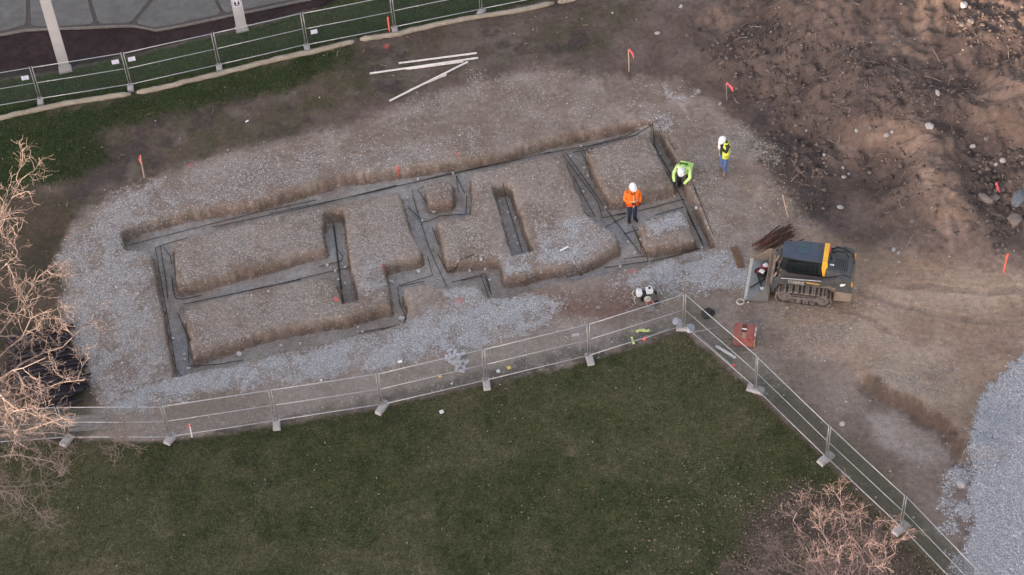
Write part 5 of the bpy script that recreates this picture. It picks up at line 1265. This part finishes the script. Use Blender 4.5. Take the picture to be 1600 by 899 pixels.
MB().box((.07, -.30, 1.47), (.10, .03, .14)).build('paper', M_PAPER, t2)
# worker stooping in the right end trench
J = dict(pelvis=(0, .20, .80), spine=(0, .08, .97), chest=(0, -.14, 1.13), neck=(0, -.27, 1.17), head=(0, -.36, 1.20), face=(0, -.55, -1), hup=(0, -1, .42),
         shl=(.21, -.15, 1.13), shr=(-.21, -.15, 1.13), ell=(.30, -.32, .93), elr=(-.30, -.28, .93), wrl=(.12, -.50, .74), wrr=(-.22, -.46, .70), hnl=(-1, 0, 0), hnr=(1, 0, 0),
         hipl=(.11, .18, .77), hipr=(-.11, .18, .77), knl=(.17, -.06, .46), knr=(-.19, -.02, .46), anl=(.16, .06, .09), anr=(-.18, .10, .09), tol=(.18, -.11, .045), tor=(-.20, -.07, .045))
p = U(1068, 291, HAT(*U(1068, 291, -.5)[:2])); zf = HAT(p[0], p[1])
t3, K = person((p[0] + .02, p[1] + .05, min(zf, -.45)), R(-22), J, 'person in a lime jacket and black trousers stooping over the right end trench', M_HIVIS_L, M_BLK, M_DBOOT, M_BLK, .05, scale=1.06, torso=(.23, .20))
for sx in (-.09, .09): MB().tube([(sx, .12, 1.15), (sx * 1.1, -.05, 1.30), (sx * 1.2, -.20, 1.32)], .016, 5).build('harness_strap', M_BLK, K['jk'], smooth=True)

# ---------------------------------------------------------------- bare trees
M_BARK = mat('pale_bark', (.25, .19, .165), .9, var=.2, scale=7, bump=.3)
M_BARKR = mat('reddish_bark', (.215, .155, .145), .9, var=.2, scale=7, bump=.3)
M_TWIG = mat('twig_bark', (.30, .215, .165), .9, var=.2, scale=7)
RMIN = [.0075]
def limb_path(rnd, a, b, n, sag, wob):
    P = []; d = b - a
    for i in range(n + 1):
        t = i / n; q = a + d * t + Vector((0, 0, sag * math.sin(math.pi * t))); 
        if 0 < i: q += Vector((rnd.uniform(-1, 1), rnd.uniform(-1, 1), rnd.uniform(-.6, .6))) * wob * (.4 + t)
        P.append(q)
    return P
def twigs(mb, rnd, P, r0, lev, maxlev, L, dens, gn=.32, upb=.05):
    n = len(P)
    for k in range(dens):
        t = rnd.uniform(.22, 1.0) ** .8; i = min(int(t * (n - 1)), n - 2); ff = t * (n - 1) - i
        p = P[i].lerp(P[i + 1], ff); d = (P[i + 1] - P[i]).normalized()
        ax = Vector((rnd.gauss(0, 1), rnd.gauss(0, 1), rnd.gauss(0, .8))); ax = (ax - d * ax.dot(d)).normalized()
        a = rnd.uniform(.5, 1.15); d = (d * math.cos(a) + ax * math.sin(a)).normalized()
        ln = L * rnd.uniform(.55, 1.15); m = 6 if lev < maxlev else 4; Q_ = [p]
        for s in range(m):
            d = (d + Vector((rnd.gauss(0, gn), rnd.gauss(0, gn), rnd.gauss(0, gn * .8) + upb))).normalized(); Q_.append(Q_[-1] + d * ln / m)
        r = r0 * rnd.uniform(.42, .62)
        rad = [max(RMIN[0], r * (1 - .7 * s / m)) for s in range(m + 1)]
        mb.tube(Q_, rad, 5 if r > .02 else 3, False)
        if lev < maxlev: twigs(mb, rnd, Q_, r, lev + 1, maxlev, L * .56, max(3, int(dens * .85)), gn, upb)
def bare_tree(bpx, h0, targets, r0, lab, mt, seed, dens, L, maxlev=3, lean=(0, 0), rmin=.0075):
    RMIN[0] = rmin
    b = U(*bpx, 0); base = Vector((b[0], b[1], 0)); rnd = random.Random(seed)
    t = empty('bare_tree', base, 0, lab, 'tree')
    topp = Vector((lean[0], lean[1], h0))
    tk = MB(); tk.tube([(0, 0, -.1), (lean[0] * .2, lean[1] * .2, h0 * .35), tuple(topp)], [r0 * 1.35, r0, r0 * .85], 10); tk.build('trunk', mt, t, smooth=True)
    cr = MB(); tw = MB()
    for (px, py, z, rr) in targets:
        e = Vector(U(px, py, z)) - base; st_ = topp + Vector((rnd.uniform(-.1, .1), rnd.uniform(-.1, .1), rnd.uniform(-.3, .1)))
        P = limb_path(rnd, st_, e, 9, .45, .16)
        rad = [rr * (1 - .82 * i / 9) for i in range(10)]
        cr.tube(P, rad, 6, False)
        twigs(tw, rnd, P, rr * .75, 1, maxlev, L, dens)
    co = cr.build('limbs', mt, t, smooth=True); tw.build('crown', mt, t, smooth=True)
    return t
LT = [(25, 275, 7.4, .05), (0, 330, 7.2, .05), (95, 405, 6.9, .055), (20, 400, 7.4, .05), (80, 480, 7.2, .05), (125, 520, 7.0, .06), (135, 590, 7.2, .06), (60, 560, 7.8, .055), (70, 640, 7.9, .06), (20, 610, 8.2, .06), (95, 665, 7.2, .05),
      (195, 680, 3.9, .045), (115, 740, 3.6, .05), (40, 790, 3.2, .045), (-150, 500, 7.5, .06), (-180, 620, 7.5, .06)]
bare_tree((-95, 770), 2.3, LT, .20, 'gnarled bare tree at the left edge with sunlit upper branches', M_BARK, 5, 8, 1.15, rmin=.006)
ST = [(1240, 800, 5.3, .04), (1275, 795, 5.4, .04), (1310, 785, 5.5, .045), (1350, 790, 5.4, .04), (1375, 800, 5.2, .04), (1400, 850, 5.2, .045), (1375, 875, 5.4, .04), (1300, 850, 5.6, .045), (1250, 860, 5.4, .04), (1340, 840, 5.5, .04), 
      (1200, 850, 3.6, .035), (1165, 885, 3.2, .035), (1230, 890, 3.6, .035), (1290, 900, 4.2, .03)]
bare_tree((1318, 1010), 1.6, ST, .12, 'small reddish bare tree at the bottom right with its top in warm light', M_BARKR, 8, 6, .85, rmin=.005)
